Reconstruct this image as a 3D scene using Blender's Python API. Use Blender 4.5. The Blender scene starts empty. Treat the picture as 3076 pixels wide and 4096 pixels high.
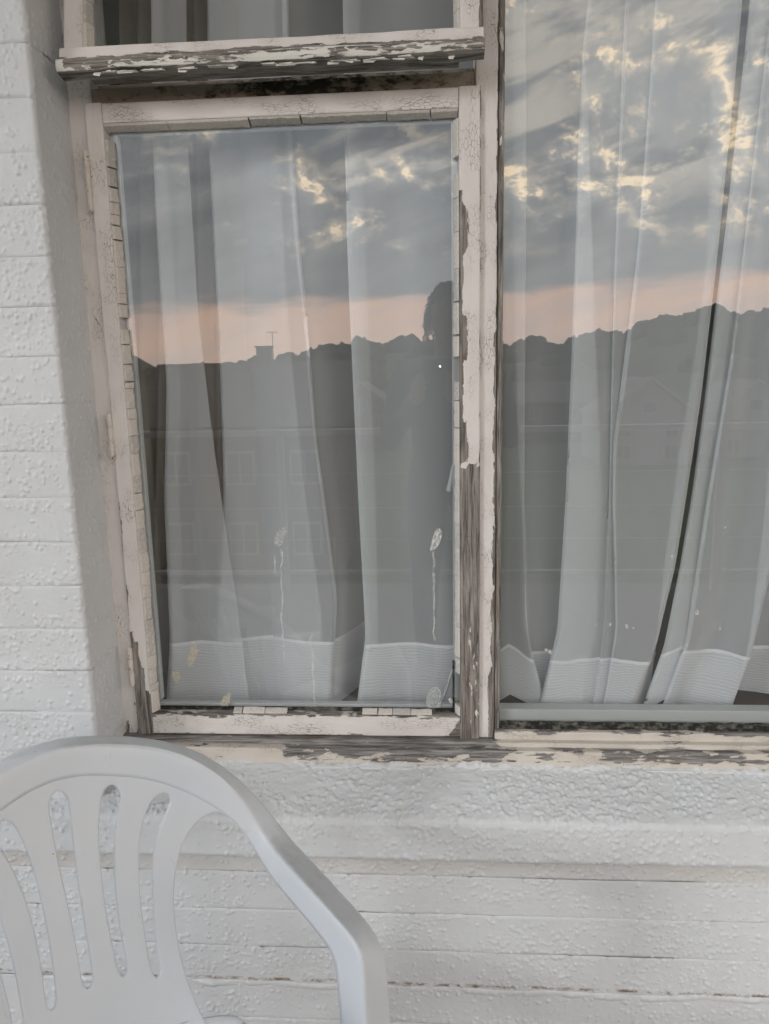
import bpy, bmesh, math, random
import numpy as np
from mathutils import Matrix, Vector
from mathutils.geometry import delaunay_2d_cdt

random.seed(7)
rng = np.random.default_rng(11)
SC = bpy.context.scene
COL = SC.collection
RAD = math.radians

# ------------------------------------------------------------------ camera
EYE = 1.31          # height of the phone above the terrace floor
DIST = 1.18         # phone to brick face (brick face is the plane Y = 0)
FPX, CX, CY = 3056., 1538., 2048.
_n = np.array([201, -585, 3056.]); _n /= np.linalg.norm(_n)
_v = np.array([342, 16082, 3056.]); _v -= _n * (_v @ _n); _v /= np.linalg.norm(_v)
ROT = np.array([np.cross(_n, -_v), _n, -_v])
CAM = np.array([0., -DIST, EYE])

cam_d = bpy.data.cameras.new('camera'); cam = bpy.data.objects.new('camera', cam_d); COL.objects.link(cam)
cam_d.sensor_fit = 'VERTICAL'; cam_d.sensor_height = 24.0; cam_d.lens = FPX / 4096 * 24
cam_d.clip_start = 0.005; cam_d.clip_end = 6000
_m = np.eye(4)
_m[:3, 0] = ROT @ [1, 0, 0]; _m[:3, 1] = ROT @ [0, -1, 0]; _m[:3, 2] = ROT @ [0, 0, -1]; _m[:3, 3] = CAM
cam.matrix_world = Matrix(_m.tolist())
SC.camera = cam

# ------------------------------------------------------------------ render settings
SC.render.engine = 'CYCLES'
SC.view_settings.view_transform = 'Standard'; SC.view_settings.look = 'None'
SC.view_settings.exposure = -0.14; SC.view_settings.gamma = 1.0; SC.view_settings.use_curve_mapping = False
SC.cycles.max_bounces = 7; SC.cycles.diffuse_bounces = 3; SC.cycles.adaptive_threshold = .03; SC.cycles.glossy_bounces = 3
SC.cycles.transparent_max_bounces = 24; SC.cycles.transmission_bounces = 6
SC.cycles.caustics_reflective = False; SC.cycles.caustics_refractive = False
SC.cycles.use_denoising = True
SC.cycles.sample_clamp_indirect = 6.0


# ------------------------------------------------------------------ node helper
class G:
    """tiny wrapper to write node graphs as expressions"""
    def __init__(s, tree):
        s.t = tree; s.n = tree.nodes; s.l = tree.links

    def new(s, typ, **kw):
        nd = s.n.new(typ)
        for k, v in kw.items(): setattr(nd, k, v)
        return nd

    def put(s, sock, v):
        if hasattr(v, 'is_output') or isinstance(v, bpy.types.NodeSocket): s.l.new(v, sock)
        elif v is not None: sock.default_value = v

    def m(s, op, a, b=None, c=None, clamp=False):
        nd = s.new('ShaderNodeMath', operation=op); nd.use_clamp = clamp
        for i, v in enumerate((a, b, c)):
            if v is not None: s.put(nd.inputs[i], v)
        return nd.outputs[0]

    def vm(s, op, a, b=None):
        nd = s.new('ShaderNodeVectorMath', operation=op)
        s.put(nd.inputs[0], a)
        if b is not None: s.put(nd.inputs[1], b)
        return nd.outputs[0]

    def xyz(s, v):
        nd = s.new('ShaderNodeSeparateXYZ'); s.put(nd.inputs[0], v); return nd.outputs

    def comb(s, x, y, z):
        nd = s.new('ShaderNodeCombineXYZ')
        for i, v in enumerate((x, y, z)): s.put(nd.inputs[i], v)
        return nd.outputs[0]

    def noise(s, vec, scale=5., detail=3., rough=.5, dist=0., out=0):
        nd = s.new('ShaderNodeTexNoise')
        s.put(nd.inputs['Vector'], vec); s.put(nd.inputs['Scale'], scale); s.put(nd.inputs['Detail'], detail)
        s.put(nd.inputs['Roughness'], rough); s.put(nd.inputs['Distortion'], dist)
        return nd.outputs[out]

    def vor(s, vec, scale=5., feature='F1', out='Distance', rnd=1.):
        nd = s.new('ShaderNodeTexVoronoi', feature=feature)
        s.put(nd.inputs['Vector'], vec); s.put(nd.inputs['Scale'], scale); s.put(nd.inputs['Randomness'], rnd)
        return nd.outputs[out]

    def mr(s, v, a, b, c=0., d=1., smooth=False):
        nd = s.new('ShaderNodeMapRange'); nd.interpolation_type = 'SMOOTHSTEP' if smooth else 'LINEAR'
        s.put(nd.inputs[0], v)
        for i, x in enumerate((a, b, c, d)): s.put(nd.inputs[i + 1], x)
        return nd.outputs[0]

    def mix(s, f, a, b, mode='MIX'):
        nd = s.new('ShaderNodeMix', data_type='RGBA', blend_type=mode)
        s.put(nd.inputs[0], f)
        for i, v in ((6, a), (7, b)):
            if isinstance(v, (tuple, list)): v = (*v[:3], 1.)
            s.put(nd.inputs[i], v)
        return nd.outputs[2]

    def attr(s, name, out=2):
        nd = s.new('ShaderNodeAttribute', attribute_name=name); return nd.outputs[out]

    def bump(s, h, strength=.5, dist=.001, normal=None):
        nd = s.new('ShaderNodeBump'); nd.inputs['Strength'].default_value = strength
        nd.inputs['Distance'].default_value = dist; s.put(nd.inputs['Height'], h)
        if normal is not None: s.put(nd.inputs['Normal'], normal)
        return nd.outputs[0]


def material(name):
    mt = bpy.data.materials.new(name); mt.use_nodes = True
    g = G(mt.node_tree); b = g.n['Principled BSDF']
    return mt, g, b


def simple(name, col, rough=.6, var=.12, scale=20., bump=.0, spec=.4, metal=0.):
    mt, g, b = material(name)
    tc = g.new('ShaderNodeTexCoord').outputs['Object']
    n = g.noise(tc, scale, 5., .6)
    lo = tuple(c * (1 - var) for c in col); hi = tuple(min(1, c * (1 + var)) for c in col)
    g.put(b.inputs['Base Color'], g.mix(n, lo, hi))
    b.inputs['Roughness'].default_value = rough; b.inputs['Specular IOR Level'].default_value = spec
    b.inputs['Metallic'].default_value = metal
    if bump: g.put(b.inputs['Normal'], g.bump(n, bump, .004))
    return mt


# ------------------------------------------------------------------ world: dusk sky with broken cloud
SUN_AZ = RAD(-52)          # measured from straight behind the photographer, to the photo's left
SUN_EL = RAD(14)
world = bpy.data.worlds.new('World'); SC.world = world; world.use_nodes = True
g = G(world.node_tree); g.n.clear()
bg = g.new('ShaderNodeBackground'); wo = g.new('ShaderNodeOutputWorld'); g.l.new(bg.outputs[0], wo.inputs[0])
sky = g.new('ShaderNodeTexSky', sky_type='NISHITA'); sky.sun_disc = False
sky.sun_elevation = SUN_EL; sky.sun_rotation = math.pi + SUN_AZ * 1.0
sky.air_density = 1.0; sky.dust_density = 2.0; sky.ozone_density = 1.5
dr = g.new('ShaderNodeTexCoord').outputs['Generated']
dx, dy, dz = g.xyz(dr)
el = g.m('MULTIPLY', g.m('ARCSINE', dz), 57.2958)                       # degrees above the horizon
az = g.m('MULTIPLY', g.m('ARCTAN2', dx, g.m('MULTIPLY', dy, -1.)), 57.2958)
p = g.comb(dx, dy, g.m('MULTIPLY', dz, 1.45))
warp = g.noise(p, 5., 2., .55, 0., 1)
pw = g.vm('ADD', p, g.vm('MULTIPLY', g.vm('SUBTRACT', warp, (.5, .5, .5)), (.07, .07, .07)))
big = g.noise(p, 4.3, 2., .5)
c1 = g.noise(pw, 11.5, 5.5, .61, .1)
c2 = g.noise(g.vm('ADD', pw, (.0085, .002, .014)), 11.5, 4., .61, .1)    # sampled towards the light: lit flanks
lit = g.m('SUBTRACT', c1, c2)
slant = g.comb(dx, dy, g.m('MULTIPLY', g.m('SUBTRACT', dz, g.m('MULTIPLY', dx, .30)), 4.5))
streak = g.noise(g.vm('ADD', slant, g.vm('MULTIPLY', warp, (.06, .06, .06))), 6.0, 4., .62, .2)
# layered cover: how readily the deck breaks up with height and towards the brighter side
brk = g.m('MULTIPLY', g.mr(el, 7.0, 10.5, 0., 1., True), g.mr(el, 17., 30., 1., .75, True))
side = g.mr(az, -14., 12., -.10, .06, True)
dens = g.m('ADD', g.m('ADD', c1, g.m('MULTIPLY', g.m('SUBTRACT', big, .5), .55)), side)
puff = g.m('MULTIPLY', g.mr(dens, .44, .62, 0., 1., True), brk)
edge = g.mr(lit, -.035, .06, 0., 1., True)
grey = g.mix(g.mr(streak, .33, .70), (9.0, 9.7, 10.4), (14.6, 15.2, 15.6))
grey = g.mix(g.mr(el, 10., 24., 0., .5), grey, (9.9, 10.8, 12.2))
veil = g.m('MULTIPLY', g.mr(g.m('ADD', streak, g.m('MULTIPLY', side, .8)), .48, .64, 0., .8, True), g.mr(el, 9., 13., 0., 1., True))
grey = g.mix(veil, grey, (30., 27.5, 24.))
cream = g.mix(edge, (17.5, 18., 18.), (37., 32., 25.5))
core = g.mr(dens, .60, .72, 0., .8, True)                               # thick middles stay grey
cream = g.mix(core, cream, (15.5, 16.6, 17.6))
hot = g.m('MULTIPLY', g.mr(dens, .53, .58, 0., 1., True), g.m('MULTIPLY', g.mr(dens, .60, .66, 1., 0., True), g.mr(lit, .03, .07)))
cream = g.mix(hot, cream, (62., 49., 33.))
cloud = g.mix(puff, grey, cream)
# thin gaps of clear sky from the sky model
gap = g.m('MULTIPLY', g.mr(big, .54, .66, 0., .35, True), brk)
cloud = g.mix(g.m('MULTIPLY', gap, g.m('SUBTRACT', 1., puff)), cloud, g.vm('ADD', sky.outputs[0], (12., 14., 16.)))
# pink afterglow under the deck
edge_el = g.m('ADD', g.m('ADD', 4.7, g.m('MULTIPLY', az, .030)),
              g.m('MULTIPLY', g.m('SUBTRACT', g.noise(g.vm('MULTIPLY', p, (1., 1., 4.)), 7., 3., .6), .5), 3.0))
pinkf = g.mr(g.m('SUBTRACT', el, edge_el), -.35, .75, 1., 0., True)
pink = g.mix(g.mr(el, 0., 5.), (31.5, 23.4, 19.2), (34., 23., 17.8))
pink = g.mix(g.mr(streak, .45, .62, 0., .40), pink, (20., 18.5, 19.))
col = g.mix(pinkf, cloud, pink)
g.put(bg.inputs[0], col); bg.inputs[1].default_value = .1
world.cycles.sampling_method = 'MANUAL'; world.cycles.sample_map_resolution = 1024

sun_d = bpy.data.lights.new('sun', 'SUN'); sun = bpy.data.objects.new('sun', sun_d); COL.objects.link(sun)
sun_d.energy = 1.0; sun_d.angle = RAD(12); sun_d.color = (1., .98, .96)
_sd = Vector((math.sin(SUN_AZ) * math.cos(SUN_EL), -math.cos(SUN_AZ) * math.cos(SUN_EL), math.sin(SUN_EL)))
sun.rotation_euler = _sd.to_track_quat('Z', 'Y').to_euler()


# ------------------------------------------------------------------ geometry helpers
def ray(px, py): return ROT @ np.array([(px - CX) / FPX, (py - CY) / FPX, 1.])


def at(px, py, Y):
    """point on the upright plane Y that the photograph shows at source pixel px, py"""
    d = ray(px, py); return CAM + d * ((Y + DIST) / d[1])


def link(name, me, mats, parent=None):
    o = bpy.data.objects.new(name, me); COL.objects.link(o)
    for mt in (mats if isinstance(mats, (list, tuple)) else [mats]): me.materials.append(mt)
    if parent is not None: o.parent = parent
    return o


def mesh_np(name, V, F, smooth=False):
    """V (n,3), F (m,4) quads or (m,3) triangles as arrays"""
    me = bpy.data.meshes.new(name); V = np.asarray(V, np.float32); F = np.asarray(F, np.int32); k = F.shape[1]
    me.vertices.add(len(V)); me.vertices.foreach_set('co', V.ravel())
    me.loops.add(F.size); me.loops.foreach_set('vertex_index', F.ravel())
    me.polygons.add(len(F)); me.polygons.foreach_set('loop_start', np.arange(0, F.size, k, dtype=np.int32))
    me.update(calc_edges=True); me.validate()
    me.polygons.foreach_set('use_smooth', np.full(len(me.polygons), smooth))
    return me


def mesh_py(name, V, F, smooth=False):
    me = bpy.data.meshes.new(name); me.from_pydata([tuple(map(float, v)) for v in V], [], F); me.update()
    bm = bmesh.new(); bm.from_mesh(me); bmesh.ops.recalc_face_normals(bm, faces=bm.faces); bm.to_mesh(me); bm.free()
    if smooth: me.polygons.foreach_set('use_smooth', np.full(len(me.polygons), True))
    return me


def grid_faces(nr, nc, flip=False):
    i = np.arange(nr - 1)[:, None] * nc + np.arange(nc - 1)[None, :]
    q = np.stack([i, i + 1, i + nc + 1, i + nc], -1).reshape(-1, 4)
    return q[:, ::-1] if flip else q


def empty(name, loc=(0, 0, 0)):
    o = bpy.data.objects.new(name, None); COL.objects.link(o); o.location = loc; o.empty_display_size = .1; return o


def tag(o, label=None, cat=None, group=None, kind=None):
    for k, v in (('label', label), ('category', cat), ('group', group), ('kind', kind)):
        if v: o[k] = v
    return o


def fattr(me, name, vals):
    a = me.attributes.new(name, 'FLOAT', 'POINT'); a.data.foreach_set('value', np.asarray(vals, np.float32).ravel())


def vattr(me, name, vals):
    a = me.attributes.new(name, 'FLOAT_VECTOR', 'POINT'); a.data.foreach_set('vector', np.asarray(vals, np.float32).ravel())


def box_vf(x0, x1, y0, y1, z0, z1):
    V = [(x, y, z) for z in (z0, z1) for y in (y0, y1) for x in (x0, x1)]
    F = [(0, 2, 3, 1), (4, 5, 7, 6), (0, 1, 5, 4), (2, 6, 7, 3), (0, 4, 6, 2), (1, 3, 7, 5)]
    return V, F


def box(name, b, mat, parent=None, bev=0.):
    V, F = box_vf(*b); me = bpy.data.meshes.new(name); me.from_pydata(V, [], F); me.update()
    if bev:
        bm = bmesh.new(); bm.from_mesh(me)
        bmesh.ops.bevel(bm, geom=bm.edges[:], offset=bev, segments=2, affect='EDGES', profile=.5); bm.to_mesh(me); bm.free()
    return link(name, me, mat, parent)


def vnoise(n0, n1, cells0, cells1, r):
    """smooth value noise on an n0 x n1 grid"""
    gq = r.standard_normal((cells0 + 3, cells1 + 3))
    a = np.linspace(0, cells0, n0); b = np.linspace(0, cells1, n1)
    i = np.minimum(a.astype(int), cells0); j = np.minimum(b.astype(int), cells1)
    fa = a - i; fb = b - j; fa = fa * fa * (3 - 2 * fa); fb = fb * fb * (3 - 2 * fb)
    A = gq[i][:, j]; B = gq[i][:, j + 1]; Cq = gq[i + 1][:, j]; Dq = gq[i + 1][:, j + 1]
    return (A * (1 - fb) + B * fb) * (1 - fa)[:, None] + (Cq * (1 - fb) + Dq * fb) * fa[:, None]


def nodules(nr, nc, step, per_m2, r, hmin=.0005, hmax=.0016, rmin=.0018, rmax=.0042, drag=1.):
    """pebbly masonry paint: small rounded blobs on an otherwise smooth coat (heights in metres)"""
    H = np.zeros((nr, nc)); area = nr * nc * step * step
    clump = vnoise(nr, nc, max(2, int(nr * step / .05)), max(2, int(nc * step / .06)), r)
    for _ in range(int(area * per_m2)):
        ci = r.uniform(0, nr - 1); cj = r.uniform(0, nc - 1)
        if clump[int(ci), int(cj)] < r.normal(-.25, .7): continue
        big_ = r.random() ** 2.5
        rad = (rmin + (rmax - rmin) * big_) / step; h = hmin + (hmax - hmin) * (.35 * r.random() + .65 * big_)
        w = int(rad * 2.4) + 2
        i0, i1 = max(0, int(ci) - w), min(nr, int(ci) + w + 1); j0, j1 = max(0, int(cj) - w), min(nc, int(cj) + w + 1)
        di = (np.arange(i0, i1) - ci)[:, None]; dj = (np.arange(j0, j1) - cj)[None, :]
        di = np.where(di > 0, di / drag, di)
        d2 = (di * di + dj * dj * r.uniform(.7, 1.5)) / (rad * rad)
        H[i0:i1, j0:j1] = np.maximum(H[i0:i1, j0:j1], h * np.exp(-d2 * d2 * .55 - d2 * .25))
    return H


# ------------------------------------------------------------------ materials
def mat_masonry():
    mt, g, b = material('white_masonry_paint')
    geo = g.new('ShaderNodeNewGeometry').outputs['Position']
    x, y, z = g.xyz(geo)
    n = g.noise(g.vm('MULTIPLY', geo, (1., 1., .45)), 4., 3., .6); n2 = g.noise(geo, 60., 2., .6)
    c = g.mix(g.mr(n, .32, .68), (.635, .66, .69), (.715, .745, .78))
    c = g.mix(g.mr(n2, .45, .8, 0., .25), c, (.60, .59, .57))
    # brown damp staining along one weathered bed joint and brownish shade painted in under the ledge
    wob = g.m('MULTIPLY', g.m('SUBTRACT', n, .5), .010)
    dzj = g.m('ABSOLUTE', g.m('SUBTRACT', g.m('ADD', z, wob), EYE - 1.0815))
    st = g.m('MULTIPLY', g.mr(dzj, .0, .0055, 1., 0., True), g.mr(g.noise(g.vm('MULTIPLY', geo, (1., 1., 2.)), 26., 4., .75), .45, .58))
    c = g.mix(st, c, (.20, .135, .075))
    ledge_shade = g.m('MULTIPLY', g.mr(g.m('ABSOLUTE', g.m('SUBTRACT', z, EYE - .846)), 0., .035, .5, 0., True), g.mr(n, .3, .6))
    c = g.mix(ledge_shade, c, (.52, .47, .40))
    spot = g.m('MULTIPLY', g.mr(g.vor(geo, 9.), .0, .018, 1., 0.), g.mr(g.noise(geo, 2., 2.), .5, .6))
    c = g.mix(spot, c, (.10, .08, .06))
    g.put(b.inputs['Base Color'], c); b.inputs['Roughness'].default_value = .55
    b.inputs['Specular IOR Level'].default_value = .35
    g.put(b.inputs['Normal'], g.bump(g.noise(geo, 130., 3., .6), .35, .0010))
    return mt


def mat_masonry_coarse():
    """the same paint where the wall is out of the picture: relief from the material only"""
    mt, g, b = material('white_masonry_paint_far')
    geo = g.new('ShaderNodeNewGeometry').outputs['Position']
    b.inputs['Base Color'].default_value = (.69, .71, .73, 1); b.inputs['Roughness'].default_value = .6
    h = g.mr(g.vor(geo, 110., 'SMOOTH_F1'), .0, .5, 1., 0.)
    g.put(b.inputs['Normal'], g.bump(h, .5, .0015))
    return mt


def mat_peel(name, paint=(.73, .69, .67), paint2=(.78, .75, .735), wood=((.075, .066, .060), (.36, .335, .31)),
             flake=1., crack=1., rough=.55, stretch=1.):
    """old cracked gloss paint over grey weathered softwood; 'gc' = (along, across, depth) in metres, 'peel' = how far gone"""
    mt, g, b = material(name)
    gc = g.attr('gc', 1); peel = g.attr('peel', 2)
    a, w, d = g.xyz(gc)
    flat = g.comb(a, w, g.m('MULTIPLY', d, .6))
    s1 = g.vm('MULTIPLY', flat, (16. * flake * stretch, 62. * flake, 62. * flake))
    n1 = g.noise(s1, 1., 5., .62, .35)
    s2 = g.vm('MULTIPLY', flat, (55. * flake, 170. * flake, 170. * flake))
    wrp = g.vm('ADD', s2, g.vm('MULTIPLY', g.noise(g.vm('MULTIPLY', flat, (240., 240., 240.)), 1., 3., .6, 0., 1), (.6, .6, .6)))
    cellv = g.new('ShaderNodeTexVoronoi'); g.put(cellv.inputs['Vector'], wrp); cellv.inputs['Scale'].default_value = 1.
    cr, _, _ = g.xyz(cellv.outputs['Color'])
    v = g.m('ADD', g.m('MULTIPLY', g.mr(n1, .27, .73), .68), g.m('MULTIPLY', cr, .32))
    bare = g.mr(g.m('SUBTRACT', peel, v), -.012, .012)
    # wood grain
    gn = g.noise(g.vm('MULTIPLY', flat, (11., 230., 160.)), 1., 4., .72, .7)
    gn2 = g.noise(g.vm('MULTIPLY', flat, (5., 60., 60.)), 1., 3., .5)
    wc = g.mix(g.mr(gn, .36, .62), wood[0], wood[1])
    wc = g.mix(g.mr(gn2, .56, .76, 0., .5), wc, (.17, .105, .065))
    # cracks in the paint
    ck = g.vm('MULTIPLY', flat, (85., 230., 160.))
    ck = g.vm('ADD', ck, g.vm('MULTIPLY', g.noise(g.vm('MULTIPLY', flat, (150., 150., 150.)), 1., 3., .6, 0., 1), (.8, .8, .8)))
    ce = g.vor(ck, 1., 'DISTANCE_TO_EDGE', 'Distance')
    cm = g.m('MULTIPLY', g.mr(ce, .008, .032, 1., 0.), g.mr(g.noise(g.vm('MULTIPLY', flat, (14., 22., 22.)), 1., 3., .5), .47, .64, 0., crack))
    pn = g.noise(g.vm('MULTIPLY', flat, (9., 26., 26.)), 1., 3., .6)
    pc = g.mix(g.mr(pn, .3, .7), paint, paint2)
    pc = g.mix(g.mr(g.noise(g.vm('MULTIPLY', flat, (40., 190., 190.)), 1., 4., .6), .5, .8, 0., .22), pc, (.50, .46, .42))
    # thin grey rim where the coat has feathered
    rim = g.mr(g.m('ABSOLUTE', g.m('SUBTRACT', g.m('SUBTRACT', peel, v), -.03)), .0, .03, .45, 0.)
    pc = g.mix(rim, pc, (.40, .36, .33))
    pc = g.mix(g.m('MULTIPLY', cm, .85), pc, (.13, .11, .10))
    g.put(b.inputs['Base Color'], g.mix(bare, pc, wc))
    g.put(b.inputs['Roughness'], g.mr(bare, 0., 1., rough, .85)); b.inputs['Specular IOR Level'].default_value = .35
    hp = g.m('SUBTRACT', g.m('SUBTRACT', 1., bare), g.m('MULTIPLY', cm, .5))
    h = g.m('ADD', hp, g.m('MULTIPLY', g.m('MULTIPLY', gn, bare), .55))
    h = g.m('ADD', h, g.m('MULTIPLY', pn, .25))
    g.put(b.inputs['Normal'], g.bump(h, .9, .0016))
    return mt


def mat_mould():
    mt, g, b = material('mould_black_putty')
    geo = g.new('ShaderNodeNewGeometry').outputs['Position']
    x, y, z = g.xyz(geo)
    n = g.noise(g.vm('MULTIPLY', geo, (1., 1., 1.6)), 75., 6., .7); n2 = g.noise(geo, 9., 3., .5)
    f = g.mr(g.m('ADD', n, g.m('MULTIPLY', g.m('SUBTRACT', n2, .5), .4)), .46, .72)
    c = g.mix(f, (.012, .012, .010), (.20, .195, .17))
    g.put(b.inputs['Base Color'], c); b.inputs['Roughness'].default_value = .9
    g.put(b.inputs['Normal'], g.bump(n, .6, .002)); return mt


def mat_dark_transom():
    mt, g, b = material('dark_mottled_paint')
    geo = g.new('ShaderNodeNewGeometry').outputs['Position']
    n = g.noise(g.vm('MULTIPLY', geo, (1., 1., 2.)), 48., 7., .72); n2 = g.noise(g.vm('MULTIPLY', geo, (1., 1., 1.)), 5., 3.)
    c = g.mix(g.mr(g.m('ADD', n, g.m('MULTIPLY', g.m('SUBTRACT', n2, .5), .7)), .38, .56), (.03, .025, .02), (.36, .31, .26))  # mottled from near-black to brown
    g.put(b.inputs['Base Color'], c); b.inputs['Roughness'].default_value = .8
    g.put(b.inputs['Normal'], g.bump(n, .5, .001)); return mt


def mat_putty():
    mt, g, b = material('cracked_grey_putty')
    oi = g.new('ShaderNodeObjectInfo').outputs['Random']
    geo = g.new('ShaderNodeNewGeometry').outputs['Position']
    n = g.noise(geo, 150., 5., .65)
    base = g.mix(g.mr(oi, .15, .6), (.53, .52, .505), (.66, .63, .60))
    c = g.mix(g.mr(g.m('ADD', n, g.m('MULTIPLY', oi, .22)), .58, .64), base, (.70, .66, .62))
    ce = g.vor(geo, 210., 'DISTANCE_TO_EDGE', 'Distance')
    c = g.mix(g.mr(ce, .01, .06, .28, 0.), c, (.12, .11, .10))
    g.put(b.inputs['Base Color'], c); b.inputs['Roughness'].default_value = .85
    g.put(b.inputs['Normal'], g.bump(n, .6, .0012)); return mt


def mat_glass(dirt=.02):
    """flat window glass: mirror reflection by angle, otherwise clear; thin film of dust"""
    mt = bpy.data.materials.new('window_glass'); mt.use_nodes = True
    g = G(mt.node_tree); g.n.clear()
    out = g.new('ShaderNodeOutputMaterial')
    geo = g.new('ShaderNodeNewGeometry')
    lw = g.new('ShaderNodeLayerWeight'); lw.inputs['Blend'].default_value = .5
    f = g.m('POWER', lw.outputs['Facing'], 5.)
    fr = g.m('ADD', .070, g.m('MULTIPLY', f, .93))
    gl = g.new('ShaderNodeBsdfGlossy'); gl.inputs['Roughness'].default_value = 0.; gl.inputs['Color'].default_value = (1, 1, 1, 1)
    tr = g.new('ShaderNodeBsdfTransparent'); tr.inputs['Color'].default_value = (.975, .98, .98, 1)
    mx = g.new('ShaderNodeMixShader'); g.put(mx.inputs[0], fr); g.l.new(tr.outputs[0], mx.inputs[1]); g.l.new(gl.outputs[0], mx.inputs[2])
    df = g.new('ShaderNodeBsdfDiffuse'); df.inputs['Color'].default_value = (.62, .63, .63, 1)
    fac = g.m('MAXIMUM', g.mr(g.vor(geo.outputs['Position'], 42.), .022, .036, .6, 0.), dirt)
    m2 = g.new('ShaderNodeMixShader'); g.put(m2.inputs[0], fac); g.l.new(mx.outputs[0], m2.inputs[1]); g.l.new(df.outputs[0], m2.inputs[2])
    g.l.new(m2.outputs[0], out.inputs[0]); return mt


def mat_sheer(name, alpha, col=(.80, .82, .84), stripes=0.):
    mt = bpy.data.materials.new(name); mt.use_nodes = True
    g = G(mt.node_tree); g.n.clear()
    out = g.new('ShaderNodeOutputMaterial')
    gc = g.attr('gc', 1); u, v, _ = g.xyz(gc)
    df = g.new('ShaderNodeBsdfDiffuse'); df.inputs['Color'].default_value = (*col, 1)
    tl = g.new('ShaderNodeBsdfTranslucent'); tl.inputs['Color'].default_value = (*col, 1)
    mx = g.new('ShaderNodeMixShader'); mx.inputs[0].default_value = .14
    g.l.new(df.outputs[0], mx.inputs[1]); g.l.new(tl.outputs[0], mx.inputs[2])
    tr = g.new('ShaderNodeBsdfTransparent')
    lw = g.new('ShaderNodeLayerWeight'); lw.inputs['Blend'].default_value = .5
    # a weave closes up when it is seen edge on
    af = g.m('SUBTRACT', 1., g.m('POWER', 1. - alpha, g.m('DIVIDE', 1., g.m('MAXIMUM', g.m('SUBTRACT', 1., lw.outputs['Facing']), .12))))
    if stripes:
        ph = g.m('ADD', g.m('MULTIPLY', v, 1150.), g.m('MULTIPLY', g.noise(g.comb(g.m('MULTIPLY', u, 16.), g.m('MULTIPLY', v, 20.), 0.), 1., 3.), 26.))
        af = g.m('ADD', af, g.m('MULTIPLY', g.m('SINE', ph), stripes))
    m2 = g.new('ShaderNodeMixShader'); g.put(m2.inputs[0], g.m('MINIMUM', af, .99))
    g.l.new(tr.outputs[0], m2.inputs[1]); g.l.new(mx.outputs[0], m2.inputs[2])
    g.l.new(m2.outputs[0], out.inputs[0]); return mt


def mat_plastic():
    mt, g, b = material('white_moulded_plastic')
    geo = g.new('ShaderNodeTexCoord').outputs['Object']
    n = g.noise(geo, 6., 5., .6); fine = g.noise(geo, 420., 3., .6)
    c = g.mix(g.mr(n, .3, .7), (.605, .65, .71), (.645, .685, .74))
    sc = g.m('MULTIPLY', g.mr(g.noise(g.vm('MULTIPLY', geo, (40., 40., 8.)), 1., 6., .75, .8), .60, .68), g.mr(g.noise(geo, 9., 2.), .48, .60))
    c = g.mix(g.m('MULTIPLY', sc, .55), c, (.42, .36, .30))
    nrm = g.new('ShaderNodeNewGeometry').outputs['Normal']; _, _, nz = g.xyz(nrm)
    grime = g.m('MULTIPLY', g.mr(nz, .45, .95), g.mr(g.noise(geo, 34., 6., .7), .46, .66, 0., .55))
    c = g.mix(grime, c, (.50, .50, .49))
    sp = g.m('MULTIPLY', g.mr(g.vor(geo, 75.), .05, .085, 1., 0.), g.mr(g.noise(geo, 14., 2.), .60, .64))
    c = g.mix(sp, c, (.16, .13, .11))
    g.put(b.inputs['Base Color'], c)
    g.put(b.inputs['Roughness'], g.mr(n, .3, .7, .30, .44)); b.inputs['Specular IOR Level'].default_value = .5
    b.inputs['Subsurface Weight'].default_value = 0.
    g.put(b.inputs['Normal'], g.bump(fine, .12, .0006)); return mt


M = dict(
    wall=mat_masonry(), wallfar=mat_masonry_coarse(),
    peel=mat_peel('peeling_cream_paint'),
    lip=mat_peel('curled_white_paint', (.72, .71, .67), (.80, .79, .76), flake=1.5, crack=.4, stretch=.5),
    sillp=mat_peel('flaking_sill_paint', (.62, .565, .51), (.68, .645, .60), wood=((.085, .080, .078), (.36, .35, .345)), flake=.8),
    mould=mat_mould(), transom=mat_dark_transom(), putty=mat_putty(), glass=mat_glass(), fanglass=mat_glass(.02),
    sheer=mat_sheer('sheer_voile', .465, (.91, .955, 1.)), hem=mat_sheer('sheer_voile_hem', .78, (.91, .955, 1.), stripes=.07), seam=mat_sheer('seam_thread', .985, (.93, .96, .99)),
    drape=simple('beige_drape', (.36, .325, .275), .9, .1, 60.),
    plastic=mat_plastic(),
    innerwhite=simple('inside_frame_paint', (.56, .59, .60), .45, .06, 14.),
    board=simple('dark_window_board', (.075, .035, .022), .5, .3, 30.),
    room=simple('room_wall', (.26, .265, .27), .9, .1, 4.), roomfloor=simple('room_carpet', (.10, .075, .055), .95, .2, 30.),
    hinge=simple('painted_hinge', (.66, .61, .57), .5, .08, 90.),
    slab=simple('terrace_concrete', (.19, .19, .185), .85, .2, 5., .3), soffit=simple('soffit_paint', (.55, .54, .52), .8, .06, 6.),
)
# rust spots on the hinges
g = G(M['hinge'].node_tree); b = g.n['Principled BSDF']
_old = b.inputs['Base Color'].links[0].from_socket
_pos = g.new('ShaderNodeNewGeometry').outputs['Position']
g.put(b.inputs['Base Color'], g.mix(g.mr(g.noise(_pos, 85., 4., .6), .60, .66), _old, (.28, .10, .03)))

# ------------------------------------------------------------------ the house wall: painted courses
STEP = .0017
PITCH = .0744
Z_J0 = EYE - .047                    # one bed joint; the others follow at PITCH
X_REV = -.584                        # left reveal of the window opening
X_REV2 = 1.02                        # right reveal, out of the picture
Y_FR = .114                          # face of the fixed frame
Z_LEDGE = EYE - .742; Z_LEDGE_B = EYE - .816; Z_HEAD = EYE + .80

wall = empty('house_wall', (0, 0, 0))
tag(wall, 'white pebbly masonry paint over long block courses around the peeling window', 'wall')


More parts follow.
